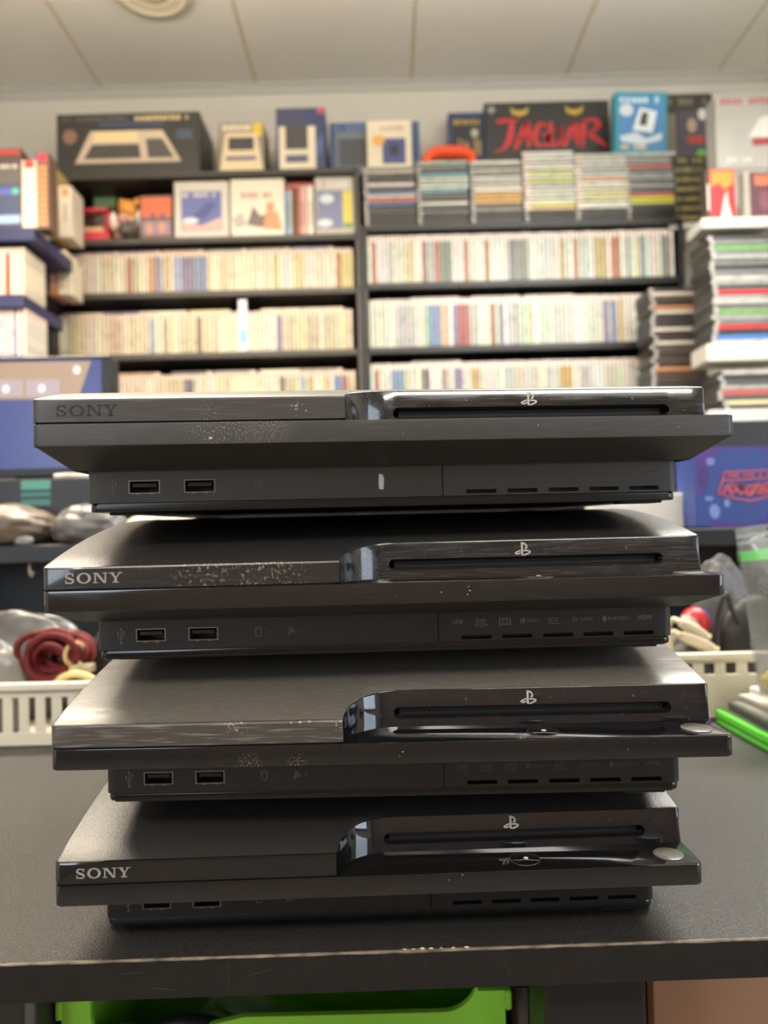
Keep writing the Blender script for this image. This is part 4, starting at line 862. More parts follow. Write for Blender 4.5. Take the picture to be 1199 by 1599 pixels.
stack(CASE_K, 'stacked_game_case', 'game case in the stack beneath the middle white shelf', 'lower right stack', at(1126, 600, YR).x, zw3, int((zw2 - 0.05 - zw3) / (CT + 0.0003)) - 1, RIGHTC, [(176, 200, 216), (190, 90, 84), (206, 196, 150)], 0.25, YR, 0.012)
stack(CASE_K, 'stacked_game_case', 'game case in the dark stack behind the tall one', 'dark rear right stack', at(1112, 450, YR).x - 0.075, zL[3] if False else zw3, int((at(1085, 435, 2.33).z - zw3) / (CT + 0.0003)), [(70, 62, 58), (90, 76, 66), (60, 58, 60)], [(190, 130, 90), (200, 190, 176)], 0.2, YR + 0.27, 0.008)
carton('fiery_game_box', 'game box with a fiery red cover standing on the white shelf', 'game box', 1102, 264, 1150, 341, YR + 0.02, 0.035, (60, 48, 42), zw1, [('cover_print', [p_rect(0.12, 0.04, 0.98, 0.98)], (196, 44, 50)), ('flame_print', [[(0.16, 0.96), (0.95, 0.96), (0.9, 0.72), (0.6, 0.62), (0.4, 0.74), (0.16, 0.64)]], (240, 126, 50)), ('figure_print', [[(0.45, 0.05), (0.58, 0.42), (0.7, 0.6), (0.72, 0.36), (0.86, 0.05)]], (210, 180, 166)), ('side_print', bars(0.02, 0.1, 0.2, 0.8, 1, 3), (206, 200, 190))], rotz=0.12)
carton('dark_cover_box', 'game box with a dark maroon cover at the far right of the white shelf', 'game box', 1162, 266, 1215, 341, YR + 0.02, 0.035, (150, 146, 136), zw1, [('cover_print', [p_rect(0.14, 0.05, 0.98, 0.96)], (84, 52, 60)), ('orange_print', [p_rect(0.3, 0.7, 0.9, 0.9)], (176, 96, 70)), ('figure_print', [p_disc(0.6, 0.4, 0.18, 0.2)], (110, 70, 84))], rotz=0.1)
carton('grey_console_box', 'light grey console carton with red title and round machine print', 'carton', 1118, 146, 1230, 262, YR + 0.17, 0.07, (166, 164, 160), None, [('title_print', bars(0.08, 0.95, 0.86, 0.95, 11, 61), (170, 84, 84)), ('machine_print', [[(0.45, 0.42), (0.62, 0.68), (0.95, 0.74), (0.98, 0.4)]], (206, 204, 198)), ('red_print', [[(0.5, 0.3), (0.5, 0.4), (0.98, 0.42), (0.98, 0.32)]], (150, 62, 70)), ('caption_print', bars(0.08, 0.5, 0.08, 0.16, 8, 62), (190, 188, 184))])
gb = bpy.data.objects['grey_console_box']
carton('support_box', 'plain grey box under the light grey console carton', 'carton', 1118, 262, 1230, 338, YR + 0.168, 0.075, (140, 138, 134), zw1, [('print', [p_rect(0.05, 0.1, 0.95, 0.9)], (146, 144, 140))])
sb_ = bpy.data.objects['support_box']; gb.location.z = sb_.location.z + sb_.children[0].dimensions.z + 0.0003
carton('red_white_magazine', 'red and white glossy packet under the lower right stack', 'packet', 1148, 640, 1260, 657, YR - 0.008, 0.2, (206, 60, 54), None, [('white_print', [[(0.1, 0.1), (0.6, 0.2), (0.95, 0.75), (0.5, 0.4)]], (236, 226, 218))])
bpy.data.objects['red_white_magazine'].location.z = zw3 - 0.05 - 0.034
zq = bpy.data.objects['red_white_magazine'].location.z
obj('shelf_board', bbox(0.0, 0.62, -0.02, 0.26, zq - 0.02 - ZF, zq - 0.0005 - ZF, 0.003, 2), M('shelf_black', (26, 26, 27)), t)

# ------------------------------------------------------------------ navy shelving at the left edge
YN = 2.2
m_navy = M('shelf_navy', (48, 52, 92), 0.45, var=0.2, vscale=10)
zn1, zn2, zn3 = at(40, 356, YN).z, at(20, 460, YN).z, at(20, 556, YN).z
xn = at(80, 380, YN).x
t = thing('navy_shelving', 'dark navy shelving unit at the left edge of the photograph', 'shelf', (xn - 0.35, YN, ZF))
for z in (zn1, zn2, zn3): obj('shelf_board', bbox(-0.35, 0.30 if z == zn1 else 0.265, -0.005, 0.27, z - 0.04 - ZF, z - ZF, 0.002, 1), m_navy, t)
obj('side_panel', bbox(-0.37, -0.35, -0.005, 0.3, 0, zn1 + 0.2 - ZF), m_navy, t)
carton('picture_box', 'box with a blue seascape cover and red top on the navy shelving', 'game box', -40, 232, 33, 355, YN, 0.12, (84, 62, 50), zn1, [('cover_print', [p_rect(0.02, 0.02, 0.98, 0.82)], (66, 76, 104)), ('sky_print', [p_rect(0.02, 0.56, 0.98, 0.8)], (92, 88, 84)), ('blue_print', [p_rect(0.02, 0.42, 0.98, 0.5)], (86, 92, 170)), ('foam_print', [p_rect(0.02, 0.06, 0.98, 0.16)], (150, 176, 214)), ('red_print', [p_rect(0.3, 0.92, 0.98, 0.98)], (180, 50, 50)), ('green_print', [p_disc(0.88, 0.46, 0.06, 0.04)], (90, 190, 120)), ('title_print', bars(0.3, 0.95, 0.75, 0.8, 5, 71), (200, 190, 176))])
carton('white_spine_box', 'thick box with a cream spine beside the seascape box', 'game box', 34, 250, 56, 356, YN, 0.06, (226, 214, 190), zn1, [('red_print', [p_rect(0.2, 0.88, 0.9, 0.99)], (196, 60, 70)), ('mark_print', bars(0.2, 0.8, 0.06, 0.1, 2, 72), (150, 160, 200))])
carton('orange_spine_box', 'thick box with an orange patterned spine beside the cream spine', 'game box', 57, 238, 76, 357, YN + 0.01, 0.06, (110, 86, 70), zn1, [('pattern_print', [p_rect(0.15, 0.05 + 0.08 * k, 0.85, 0.1 + 0.08 * k) for k in range(10)], (206, 136, 80)), ('red_print', [p_rect(0.1, 0.88, 0.9, 0.98)], (190, 44, 70))])
YM = YB - 0.12
tn = at(98, 371, YM).z
for u0, u1, v0, v1, c, lb, c2 in ((79, 89, 262, 366, (196, 180, 110), 'yellow spined tall box beside the toy compartment', (150, 150, 90)), (91, 112, 290, 366, (230, 218, 200), 'cream spined box with an orange mark beside the toy compartment', (226, 150, 90))):
    carton('spined_box', lb, 'game box', u0, v0, u1, v1, YM, 0.1, c, tn, [('mark_print', [p_rect(0.25, 0.8, 0.75, 0.95)], c2), ('title_print', bars(0.4, 0.7, 0.3, 0.7, 1, 73), tuple(int(v * 0.8) for v in c))])
tk = at(90, 461, YM).z
for u0, u1, v0, v1, c, lb, c2 in ((50, 74, 388, 462, (74, 72, 92), 'dark violet spined box with pale lettering left of the wooden bookcase', (200, 196, 206)), (76, 88, 385, 462, (206, 130, 84), 'orange spined box left of the wooden bookcase', (226, 196, 170)), (90, 103, 390, 462, (230, 214, 190), 'cream spined box left of the wooden bookcase', (206, 160, 110)), (104, 111, 404, 462, (222, 210, 186), 'short pale spined box left of the wooden bookcase', (200, 180, 150))):
    carton('spined_box', lb, 'game box', u0, v0, u1, v1, YM, 0.1, c, tk, [('lettering_print', [p_rect(0.35, 0.15 + 0.16 * k, 0.75, 0.25 + 0.16 * k) for k in range(5)], c2)])
xa_, xb_ = at(46, 420, YM).x, xLa - 0.011
t = thing('side_shelf', 'narrow dark side shelf left of the wooden bookcase', 'shelf', (xa_, YM - 0.005, ZF))
for z in (tn, tk, tk - 0.235): obj('shelf_board', bbox(0, xb_ - xa_ + 0.03, 0, 0.11, z - 0.022 - ZF, z - ZF, 0.002, 1), m_shelf_l, t)
obj('back_panel', bbox(0, xb_ - xa_, 0.111, 0.118, 0, tn - ZF), m_back, t)
for u, c in ((-34, (226, 214, 190)), (-24, (206, 200, 190)), (-14, (230, 220, 200)), (-4, (222, 212, 190)), (3, (216, 206, 190)), (10, (190, 70, 56)), (17, (228, 218, 196)), (25, (232, 224, 204)), (33, (220, 208, 186))):
    put_case(CASE_W, 'game_case', 'red game case on the middle navy shelf' if c[0] == 190 else 'pale game case standing on the middle navy shelf', 'cases on the middle navy shelf', (at(u, 440, YN).x, YN + 0.01, zn2 + 0.0003), (0, 0, 0), c)
for u, c in ((-30, (216, 206, 200)), (-20, (206, 200, 216)), (-10, (226, 218, 200)), (0, (200, 196, 214)), (8, (222, 216, 206)), (16, (206, 200, 220)), (27, (226, 220, 214)), (36, (214, 206, 196))):
    put_case(CASE_W, 'game_case', 'pale game case standing on the lowest navy shelf', 'cases on the lowest navy shelf', (at(u, 540, YN).x, YN + 0.01, zn3 + 0.0003), (0, 0, 0), c)

# ------------------------------------------------------------------ riser shelf behind the consoles
YS = 0.86
zr = (at(50, 853, YS).z + at(1140, 822, YS).z) / 2
m_riser = M('riser_black', (30, 29, 29), 0.4, var=0.3, vscale=30)
t = thing('riser_shelf', 'long black riser shelf on the counter behind the consoles', 'shelf', (0, YS, 0))
obj('shelf_board', bbox(-0.72, 0.72, 0, 0.29, zr - 0.021, zr, 0.0015, 1), m_riser, t)
for x in (-0.70, 0.68): obj('leg_panel', bbox(x, x + 0.02, 0.02, 0.27, 0.0003, zr - 0.0212, 0.001, 1), m_riser, t)
obj('back_panel', bbox(-0.68, 0.68, 0.255, 0.268, 0.0003, zr - 0.0212), m_riser, t)  # black sheet added to darken the space under the riser
for u, in ((40,), (980,)): obj('cup_hook', tube(catmull([(at(u, 880, YS).x, 0.01, zr - 0.021), (at(u, 880, YS).x, 0.01, zr - 0.031), (at(u, 880, YS).x + 0.004, 0.006, zr - 0.037), (at(u, 880, YS).x + 0.007, 0.004, zr - 0.031)], 5), 0.0016, 8), M('hook_brass', (176, 160, 140), 0.4, 0.6), t)

# monitor
YMn = 1.02
ma, mb_ = at(-75, 556, YMn), at(175, 742, YMn)
xm0, xm1, zm0, zm1 = ma.x, mb_.x, (at(50, 744, YMn).z), at(60, 557, YMn).z
t = thing('monitor', 'monitor showing a blue screen with a tan window, behind the stack', 'monitor', ((xm0 + xm1) / 2, YMn, zr + 0.0003))
hx = (xm1 - xm0) / 2; z_ = lambda z: z - zr - 0.0003
m_bez = M('bezel_black', (26, 26, 28), 0.4)
obj('housing', bbox(-hx, hx, 0.004, 0.035, z_(zm0), z_(zm1), 0.004, 2), m_bez, t)
bm = bmesh.new(); zb0, zb1 = z_(zm0), z_(zm1)
for q in ((-hx, hx, zb0, zb0 + 0.011), (-hx, hx, zb1 - 0.004, zb1), (-hx, -hx + 0.01, zb0 + 0.011, zb1 - 0.004), (hx - 0.013, hx, zb0 + 0.011, zb1 - 0.004)): bbox(q[0], q[1], 0, 0.006, q[2], q[3], 0.001, 1, bm)
obj('bezel', bm, m_bez, t)
scr = obj('screen', bbox(-hx + 0.01, hx - 0.013, 0.0025, 0.0055, zb0 + 0.011, zb1 - 0.004), M('screen_blue', (46, 52, 120), 0.25, emit=0.10), t)
def scrpt(u, v): p = at(u, v, YMn); return (p.x - t.location.x, p.z - t.location.z)
flat('window_picture', [[scrpt(-60, 624), scrpt(121, 622), scrpt(141, 563), scrpt(-60, 566)]], M('screen_tan', (172, 142, 114), 0.3, emit=0.12), scr, (0, 0.0025, 0), (1, 0, 0), (0, 0, 1), 0.0003)
for u0, u1 in ((-8, 34), (40, 92)): flat('thumbnail_picture', [[scrpt(u0, 619), scrpt(u1, 618), scrpt(u1, 592), scrpt(u0, 593)]], M('screen_lilac', (176, 158, 160), 0.3, emit=0.12), scr, (0, 0.0025, 0), (1, 0, 0), (0, 0, 1), 0.0006)
for u, v in ((8, 607), (64, 606), (119, 577)): flat('icon_picture', [[(a, b) for a, b in p] for p in [p_disc(scrpt(u, v)[0], scrpt(u, v)[1], 0.005, 0.006, 12)]], M('screen_white', (230, 226, 226), 0.3, emit=0.2), scr, (0, 0.0025, 0), (1, 0, 0), (0, 0, 1), 0.0008)
obj('stand_neck', bbox(-0.03, 0.03, 0.012, 0.03, 0.006, zb0 + 0.03), m_bez, t); obj('stand_base', prism(rrect(-0.09, 0.09, -0.03, 0.08, 0.02), 0, 0.007, 0.002), m_bez, t)

# black device with teal labels under the monitor
YD = 0.93
da = at(-30, 747, YD); db = at(148, 800, YD)
t = thing('card_reader', 'small black device with teal labels below the monitor', 'device', ((da.x + db.x) / 2, YD, zr + 0.0003))
dw = (db.x - da.x) / 2; dh = at(60, 748, YD).z - zr
obj('case_body', bbox(-dw, dw, 0, 0.052, 0, dh, 0.003, 2), M('device_black', (38, 37, 36), 0.4), t)
for v0, v1 in ((745, 765), (768, 776), (779, 790)):
    p0, p1 = at(33, v1, YD), at(79, v0, YD)
    flat('teal_label', [p_rect(p0.x - t.location.x, p0.z - t.location.z, p1.x - t.location.x, min(p1.z - t.location.z, dh - 0.002))], M('label_teal_%d' % v0, (96, 166, 148) if v0 < 750 else (70, 130, 122), 0.5), t, (0, 0, 0), (1, 0, 0), (0, 0, 1), 0.0005)

# crumpled bags and bundles
def lump(name, label, cat, loc, rad, mat, seed=0, crease=0.3, freq=2.6, sub=5, flat_bottom=True, rot=0.0, extra=None):
    r = random.Random(seed); ph = [r.uniform(0, 6.28) for _ in range(9)]; ax = [Vector((r.uniform(-1, 1), r.uniform(-1, 1), r.uniform(-1, 1))).normalized() for _ in range(9)]
    bm = bmesh.new(); bmesh.ops.create_icosphere(bm, subdivisions=sub, radius=1.0)
    for v in bm.verts:
        d = sum(abs(math.sin(freq * (1 + 0.35 * k) * v.co.dot(ax[k]) + ph[k])) / (1 + 0.35 * k) for k in range(9)) / 4.0 - 0.55
        c = v.co * (1 + crease * d); c = Vector((c.x * rad[0], c.y * rad[1], c.z * rad[2]))
        if flat_bottom: c.z = max(c.z + rad[2] * 0.75, 0.0)
        v.co = c
    o = obj(name, bm, mat, None, loc, (0, 0, rot)); smooth(o, 60)
    return tag(o, label, cat)
m_bag_brown = M('bag_brown', (104, 90, 76), 0.4, var=0.5, vscale=30, vcol=(76, 66, 56))
m_bag_grey = M('bag_grey', (108, 104, 100), 0.35, var=0.6, vscale=25, vcol=(92, 92, 94))
m_bag_clear = M('bag_clear', (140, 138, 132), 0.25, var=0.6, vscale=30, vcol=(120, 120, 118))
p = at(2, 850, 0.885); lump('plastic_bag', 'crumpled brown plastic bag on the riser shelf', 'bag', (p.x, 0.897, zr + 0.0003), (0.060, 0.036, 0.027), m_bag_brown, 3)
p = at(135, 850, 0.885); lump('plastic_bag', 'crumpled grey plastic bag on the riser shelf beside the brown one', 'bag', (p.x, 0.893, zr + 0.0003), (0.042, 0.030, 0.026), m_bag_grey, 8)
p = at(205, 850, 0.9); lump('plastic_bag', 'long pale plastic bag on the riser shelf behind the second console', 'bag', (p.x + 0.02, 0.95, zr + 0.0003), (0.05, 0.03, 0.02), M('bag_pale', (206, 192, 170), 0.3), 12)
p = at(39, 850, 0.87); lump('plastic_scrap', 'small clear plastic scrap at the front of the riser shelf', 'scrap', (p.x, 0.868, zr + 0.0003), (0.011, 0.006, 0.006), m_bag_clear, 4)
p = at(112, 790, YD)
tag(smooth(obj('white_cable', tube(catmull([(p.x - 0.035, YD + 0.03, zr + dh + 0.0045), (p.x - 0.02, YD + 0.035, zr + dh + 0.006), (p.x + 0.0, YD + 0.03, zr + dh + 0.0045), (p.x + 0.03, YD + 0.035, zr + dh + 0.0045)], 6), 0.004, 8), M('cable_white', (206, 200, 186), 0.4)), 60), 'short white cable lying on the black device', 'cable')

# boxes on the riser shelf at the right
carton('blue_box', 'blue and violet box with red outlined logo on the riser shelf', 'game box', 1086, 697, 1225, 822, 0.89, 0.06, (58, 78, 148), zr, [
    ('violet_print', [[(0.0, 0.35), (0.12, 0.5), (0.12, 0.8), (0.3, 0.97), (0.7, 0.98), (1.0, 0.86), (1.0, 1.0), (0.0, 1.0)], [(0.15, 0.0), (0.2, 0.1), (0.4, 0.06), (0.62, 0.02), (0.85, 0.14), (1.0, 0.1), (1.0, 0.0)]], (84, 60, 140)),
    ('violet_spot', [p_disc(0.09, 0.62, 0.07, 0.14)], (70, 56, 120)), ('pale_spot', [p_disc(0.2, 0.2, 0.06, 0.09)], (120, 146, 206)), ('pale_spot', [p_disc(0.34, 0.3, 0.035, 0.05)], (120, 146, 206)), ('pale_spot', [p_disc(0.17, 0.82, 0.05, 0.05)], (128, 130, 196)), ('pale_spot', [p_disc(0.14, 0.36, 0.05, 0.03)], (110, 140, 206)),
    ('red_logo_frame', p_ribbon([(0.30, 0.58), (0.32, 0.68), (0.92, 0.70), (0.93, 0.60), (0.30, 0.58)], 0.016, curve=False) + p_ribbon([(0.30, 0.58), (0.25, 0.42), (0.40, 0.36), (0.60, 0.32), (0.80, 0.37), (0.97, 0.40), (0.93, 0.60)], 0.016, curve=False), (216, 104, 112)),
    ('red_lettering', bars(0.36, 0.88, 0.625, 0.66, 12, 81), (206, 100, 112)),
    ('red_script', p_ring(0.40, 0.47, 0.045, 0.07, 0.016, 0.02, 16) + p_ring(0.50, 0.47, 0.045, 0.07, 0.016, 0.02, 16) + p_ring(0.60, 0.45, 0.045, 0.07, 0.016, 0.02, 16) + p_ring(0.70, 0.47, 0.045, 0.07, 0.016, 0.02, 16) + p_ring(0.80, 0.48, 0.045, 0.07, 0.016, 0.02, 16) + p_ribbon([(0.30, 0.42), (0.36, 0.52), (0.42, 0.42), (0.5, 0.54), (0.58, 0.38), (0.66, 0.52), (0.76, 0.40), (0.84, 0.54), (0.90, 0.44)], 0.018), (216, 104, 112))])
carton('white_carton', 'plain white carton on the riser shelf left of the blue box', 'carton', 930, 771, 1083, 826, 0.93, 0.05, (232, 228, 218), zr, [('print', [p_rect(0.02, 0.04, 0.98, 0.96)], (234, 230, 221))])
carton('charcoal_box', 'charcoal box standing behind the blue box', 'carton', 1090, 655, 1240, 822, 0.98, 0.06, (58, 58, 60), zr, [('print', [p_rect(0.03, 0.03, 0.97, 0.97)], (54, 54, 57))])

# ------------------------------------------------------------------ white baskets
m_bask = M('basket_plastic', (226, 218, 198), 0.45)
def basket(label, x0, x1, y0, y1, h, zlo, zhi, pitch, slot, rotz=0.0):
    t = thing('basket', label, 'basket', ((x0 + x1) / 2, y0, 0.0003), (0, 0, rotz)); wd = (x1 - x0) / 2; dp = y1 - y0
    obj('floor_plate', bbox(-wd + 0.003, wd - 0.003, 0.003, dp - 0.003, 0, 0.003, 0.001, 1), m_bask, t)
    for nm, za, zb_ in (('lower_band', 0.0, zlo), ('upper_band', zhi, h - 0.006)):
        bm = bmesh.new()
        bbox(-wd, wd, 0, 0.003, za, zb_, 0.0006, 1, bm); bbox(-wd, wd, dp - 0.003, dp, za, zb_, 0.0006, 1, bm)
        bbox(-wd, -wd + 0.003, 0.003, dp - 0.003, za, zb_, 0.0006, 1, bm); bbox(wd - 0.003, wd, 0.003, dp - 0.003, za, zb_, 0.0006, 1, bm)
        obj(nm + '_frame', bm, m_bask, t)
    bm = bmesh.new(); o = 0.005
    bbox(-wd - o, wd + o, -o, 0.004, h - 0.007, h, 0.0015, 2, bm); bbox(-wd - o, wd + o, dp - 0.004, dp + o, h - 0.007, h, 0.0015, 2, bm)
    bbox(-wd - o, -wd + 0.004, 0.004, dp - 0.004, h - 0.007, h, 0.0015, 2, bm); bbox(wd - 0.004, wd + o, 0.004, dp - 0.004, h - 0.007, h, 0.0015, 2, bm)
    obj('rim', bm, m_bask, t)
    me = None
    n = int(2 * wd / pitch)
    for k in range(n + 1):
        x = -wd + (2 * wd - (pitch - slot)) * k / n
        for y in (0.0002, dp - 0.0028):
            if me is None:
                q = obj('slat', bbox(0, pitch - slot, 0, 0.0026, zlo, zhi, 0.0005, 1), m_bask, t, (x, y, 0)); me = q.data
            else: obj('slat', me, None, t, (x, y, 0))
    n = int(dp / pitch); me = None
    for k in range(1, n):
        y = dp * k / n
        for x in (-wd + 0.0002, wd - 0.0028):
            if me is None:
                q = obj('slat', bbox(0, 0.0026, 0, pitch - slot, zlo, zhi, 0.0005, 1), m_bask, t, (x, y, 0)); me = q.data
            else: obj('slat', me, None, t, (x, y, 0))
    return t
YBK = 0.69
hb_ = at(60, 1066, YBK).z
basket('white slotted plastic basket holding a red braided cable', at(130, 1160, YBK).x - 0.30, at(130, 1160, YBK).x + 0.055, YBK, 0.85, hb_, 0.012, 0.044, 0.0152, 0.0062)
YBR = 0.73
hr_ = at(1130, 1019, YBR).z
basket('white slotted plastic basket of connectors right of the consoles', at(1063, 1060, YBR).x - 0.03, at(1063, 1060, YBR).x + 0.30, YBR, 0.85, hr_, 0.042, 0.053, 0.0215, 0.011)

# red braided cable coil
pc = at(78, 1027, 0.725)
m_braid = M('braid_red', (108, 20, 23), 0.75, bump=1.0, bscale=420, var=0.9, vscale=420, vcol=(92, 18, 22))
t = thing('braided_cable', 'coil of red braided cable lying in the slotted basket', 'cable', (pc.x, 0.735, pc.z))
rnd = random.Random(5)
for k in range(14):
    a0 = rnd.uniform(0, 6.28); rx = rnd.uniform(0.012, 0.030); rz_ = rnd.uniform(0.009, 0.024); tx, tz, ty = rnd.uniform(-0.004, 0.006), rnd.uniform(-0.004, 0.004), -0.018 + 0.0030 * k
    ph = rnd.uniform(-0.5, 0.5)
    pts = [(tx + rx * math.cos(a) * math.cos(ph) - rz_ * math.sin(a) * math.sin(ph), ty + 0.006 * math.sin(a + a0), tz + rx * math.cos(a) * math.sin(ph) + rz_ * math.sin(a) * math.cos(ph)) for a in [2 * math.pi * q / 28 for q in range(28)]]
    obj('cable_loop', tube(pts, 0.0034, 8, True), m_braid, t)
obj('plug_shell', bbox(0.030, 0.044, -0.02, -0.008, -0.014, -0.006, 0.0012, 1), M('plug_metal', (190, 178, 150), 0.35, 0.6), t)
obj('plug_boot', bbox(0.022, 0.031, -0.021, -0.007, -0.016, -0.004, 0.002, 1), M('plug_cream', (206, 192, 150), 0.5), t)
smooth(obj('tie_band', tube([(0.026 + 0.004 * math.cos(a), -0.015 + 0.012 * math.cos(a), 0.004 + 0.010 * math.sin(a)) for a in [2 * math.pi * q / 20 for q in range(20)]], 0.0022, 8, True), M('tie_cream', (200, 170, 120), 0.6), t), 60)
# contents of the left basket
pz = at(20, 1050, 0.78)
lump('plastic_bag', 'grey cable bag behind the red cable in the slotted basket', 'bag', (at(30, 1000, 0.79).x, 0.80, 0.0036), (0.07, 0.034, 0.062), M('bag_dark_grey', (96, 94, 92), 0.3, var=0.6, vscale=25, vcol=(60, 60, 60)), 21)
lump('plastic_bag', 'clear plastic bag in the slotted basket, in front of the grey one', 'bag', (at(-2, 1050, 0.72).x - 0.008, 0.722, 0.0036), (0.034, 0.018, 0.05), m_bag_clear, 27, crease=0.3)
p = at(115, 1064, 0.70)
tag(smooth(obj('yellow_cable', tube(catmull([(p.x - 0.022, 0.705, p.z - 0.006), (p.x - 0.01, 0.702, p.z + 0.004), (p.x + 0.004, 0.703, p.z + 0.006), (p.x + 0.02, 0.71, p.z - 0.004), (p.x + 0.03, 0.72, p.z - 0.02), (p.x + 0.02, 0.73, 0.0066)], 6), 0.0035, 10), M('cable_yellow', (216, 204, 140), 0.5)), 60), 'pale yellow cable over the rim of the slotted basket', 'cable')
lump('black_adapter', 'black power adapter heap behind the red cable', 'adapter', (at(140, 1000, 0.80).x + 0.028, 0.80, 0.0036), (0.03, 0.035, 0.055), M('adapter_black', (34, 33, 32), 0.5), 33, crease=0.1)

# contents of the right basket
def stick(name, label, cat, pts, r, mat, seg=10):
    return tag(smooth(obj(name, tube(catmull(pts, 6), r, seg), mat), 60), label, cat)
m_beige = M('connector_beige', (206, 196, 172), 0.45)
for (u0, v0, u1, v1, yy, rr, lb) in ((1062, 972, 1100, 992, 0.752, 0.0058, 'upper beige cable plug angled out of the right basket'), (1064, 992, 1112, 1012, 0.748, 0.0062, 'lower beige cable plug angled out of the basket of connectors')):
    a, b = at(u0, v0, yy), at(u1, v1, yy)
    t = thing('cable_plug', lb.replace('right basket', 'basket of connectors'), 'plug', (b.x, yy, b.z))
    d = a - b
    smooth(obj('plug_body', tube([tuple(d * 0.0), tuple(d * 0.35), tuple(d * 0.8), tuple(d * 1.0)], lambda q: rr * (0.75 if q == 0 or q == 1 else 1.0), 12), m_beige, t), 50)
    smooth(obj('plug_tip', tube([(0, 0, 0), (0.005, 0, -0.0025)], rr * 0.6, 10), M('plug_tip', (226, 214, 170), 0.4), t), 50)
    smooth(obj('cord', tube(catmull([tuple(d), tuple(d * 1.2 + Vector((0, 0.01, -0.002))), tuple(d * 1.25 + Vector((0, 0.03 if rr < 0.006 else 0.012, -0.03))), (d.x * 1.1, 0.03 if rr < 0.006 else 0.014, 0.007 - b.z)], 6), rr * 0.5, 8), m_beige, t), 60)
pb_ = at(1092, 972, 0.78)
t = thing('striped_ball', 'small red, white and blue ball among the connectors', 'ball', (pb_.x, 0.79, pb_.z))
for nm, c, za, zb_ in (('blue_cap', (58, 66, 130), 0.006, 0.0152), ('red_band', (190, 36, 40), -0.008, 0.006), ('white_cap', (206, 200, 196), -0.0152, -0.008)):
    n = 8; prof = []
    for k in range(n + 1):
        z = za + (zb_ - za) * k / n; prof.append((max(0.0002, math.sqrt(max(0, 0.0153 ** 2 - z * z))), z))
    o = obj(nm, lathe(prof, 24), M('ball_%d' % c[0], c, 0.35), t); o.rotation_euler = (0, 1.1, 0.4); smooth(o, 60)
lump('adapter', 'black power adapter heap carrying the striped ball', 'adapter', (pb_.x - 0.004, 0.80, 0.0036), (0.03, 0.028, (pb_.z - 0.020) / 1.8), M('adapter_black', (34, 33, 32), 0.5), 41, crease=0.08)
lump('black_controller', 'black controller heap at the middle of the basket of connectors', 'controller', (at(1172, 960, 0.80).x, 0.792, 0.0036), (0.042, 0.022, 0.062), M('adapter_black', (34, 33, 32), 0.5), 44, crease=0.12)
lump('plastic_bag', 'grey translucent bag behind the black controller', 'bag', (at(1128, 900, 0.825).x, 0.8325, 0.0036), (0.035, 0.010, 0.082), m_bag_grey, 52)
pa = at(1130, 985, 0.77)
stick('black_cable', 'black looped cable standing in the basket of connectors', 'cable', [(pa.x - 0.004, 0.775, 0.0062), (pa.x - 0.006, 0.772, pa.z - 0.01), (pa.x - 0.004, 0.77, pa.z + 0.02), (pa.x + 0.004, 0.77, pa.z + 0.038), (pa.x + 0.012, 0.775, pa.z + 0.02), (pa.x + 0.024, 0.78, pa.z - 0.004), (pa.x + 0.04, 0.785, 0.0062)], 0.0026, M('cable_black', (40, 40, 42), 0.4))

# ------------------------------------------------------------------ cases and zip bag at the right edge of the counter
A_ = Vector((at(1118, 1118, 0.72).x, 0.0, 0)); 
def floor_pt(u, v, z=0.0):
    lo, hi = 0.35, 3.0
    for _ in range(50):
        mid = (lo + hi) / 2
        if at(u, v, mid).z > z: lo = mid
        else: hi = mid
    return at(u, v, (lo + hi) / 2)
g0, g1 = floor_pt(1117, 1130), floor_pt(1199, 1176)
ga = math.atan2(g1.y - g0.y, g1.x - g0.x)
def flat_case(label, org, ang, th, wd, dp, shell, sheet, z):
    t = thing('flat_game_case', label, 'game case', (org.x, org.y, z), (0, 0, ang))
    obj('case_shell', bbox(0, wd, 0, dp, 0, th, 0.0015, 2), shell, t)
    obj('cover_sheet', bbox(0.004, wd - 0.004, 0.004, dp - 0.004, th - 0.0002, th + 0.0003), sheet, t)
    obj('opening_seam', bbox(0.002, wd - 0.002, -0.0002, 0.001, th * 0.45, th * 0.55), M('seam_dark', (40, 60, 34), 0.6), t)
    return t
m_green = M('case_green', (84, 196, 52), 0.25, var=0.3, vscale=40, vcol=(110, 214, 80))
z = 0.0003
off = Vector((math.cos(ga + 1.57), math.sin(ga + 1.57), 0))
flat_case('bright green game case lying lowest at the counter edge beside the basket', g0, ga, 0.0135, 0.19, 0.09, m_green, M('sheet_dark', (60, 74, 60), 0.4), z); z += 0.0140
flat_case('dark grey flat case lying on the bright green case', g0 + off * 0.012, ga - 0.03, 0.007, 0.185, 0.08, M('case_charcoal', (74, 74, 70), 0.35), M('sheet_grey', (120, 120, 112), 0.4), z); z += 0.0074
flat_case('pale grey flat case above the dark grey one', g0 + off * 0.014 + Vector((0.008, 0, 0)), ga + 0.08, 0.006, 0.18, 0.075, M('case_palegrey', (170, 168, 160), 0.3), M('sheet_white', (214, 212, 206), 0.4), z); z += 0.0064
flat_case('white flat case topmost at the counter edge', g0 + off * 0.01 + Vector((0.022, -0.002, 0)), ga + 0.12, 0.007, 0.17, 0.07, M('case_white', (222, 220, 214), 0.3), M('sheet_white', (214, 212, 206), 0.4), z); z += 0.0074
zc_top = z
p = at(1197, 1078, 0.66)
lump('yellow_scrap', 'small yellow wrapper scrap on the topmost white case', 'scrap', (p.x + 0.012, 0.672, zc_top + 0.0002), (0.012, 0.008, 0.011), M('scrap_yellow', (226, 196, 50), 0.5), 61)
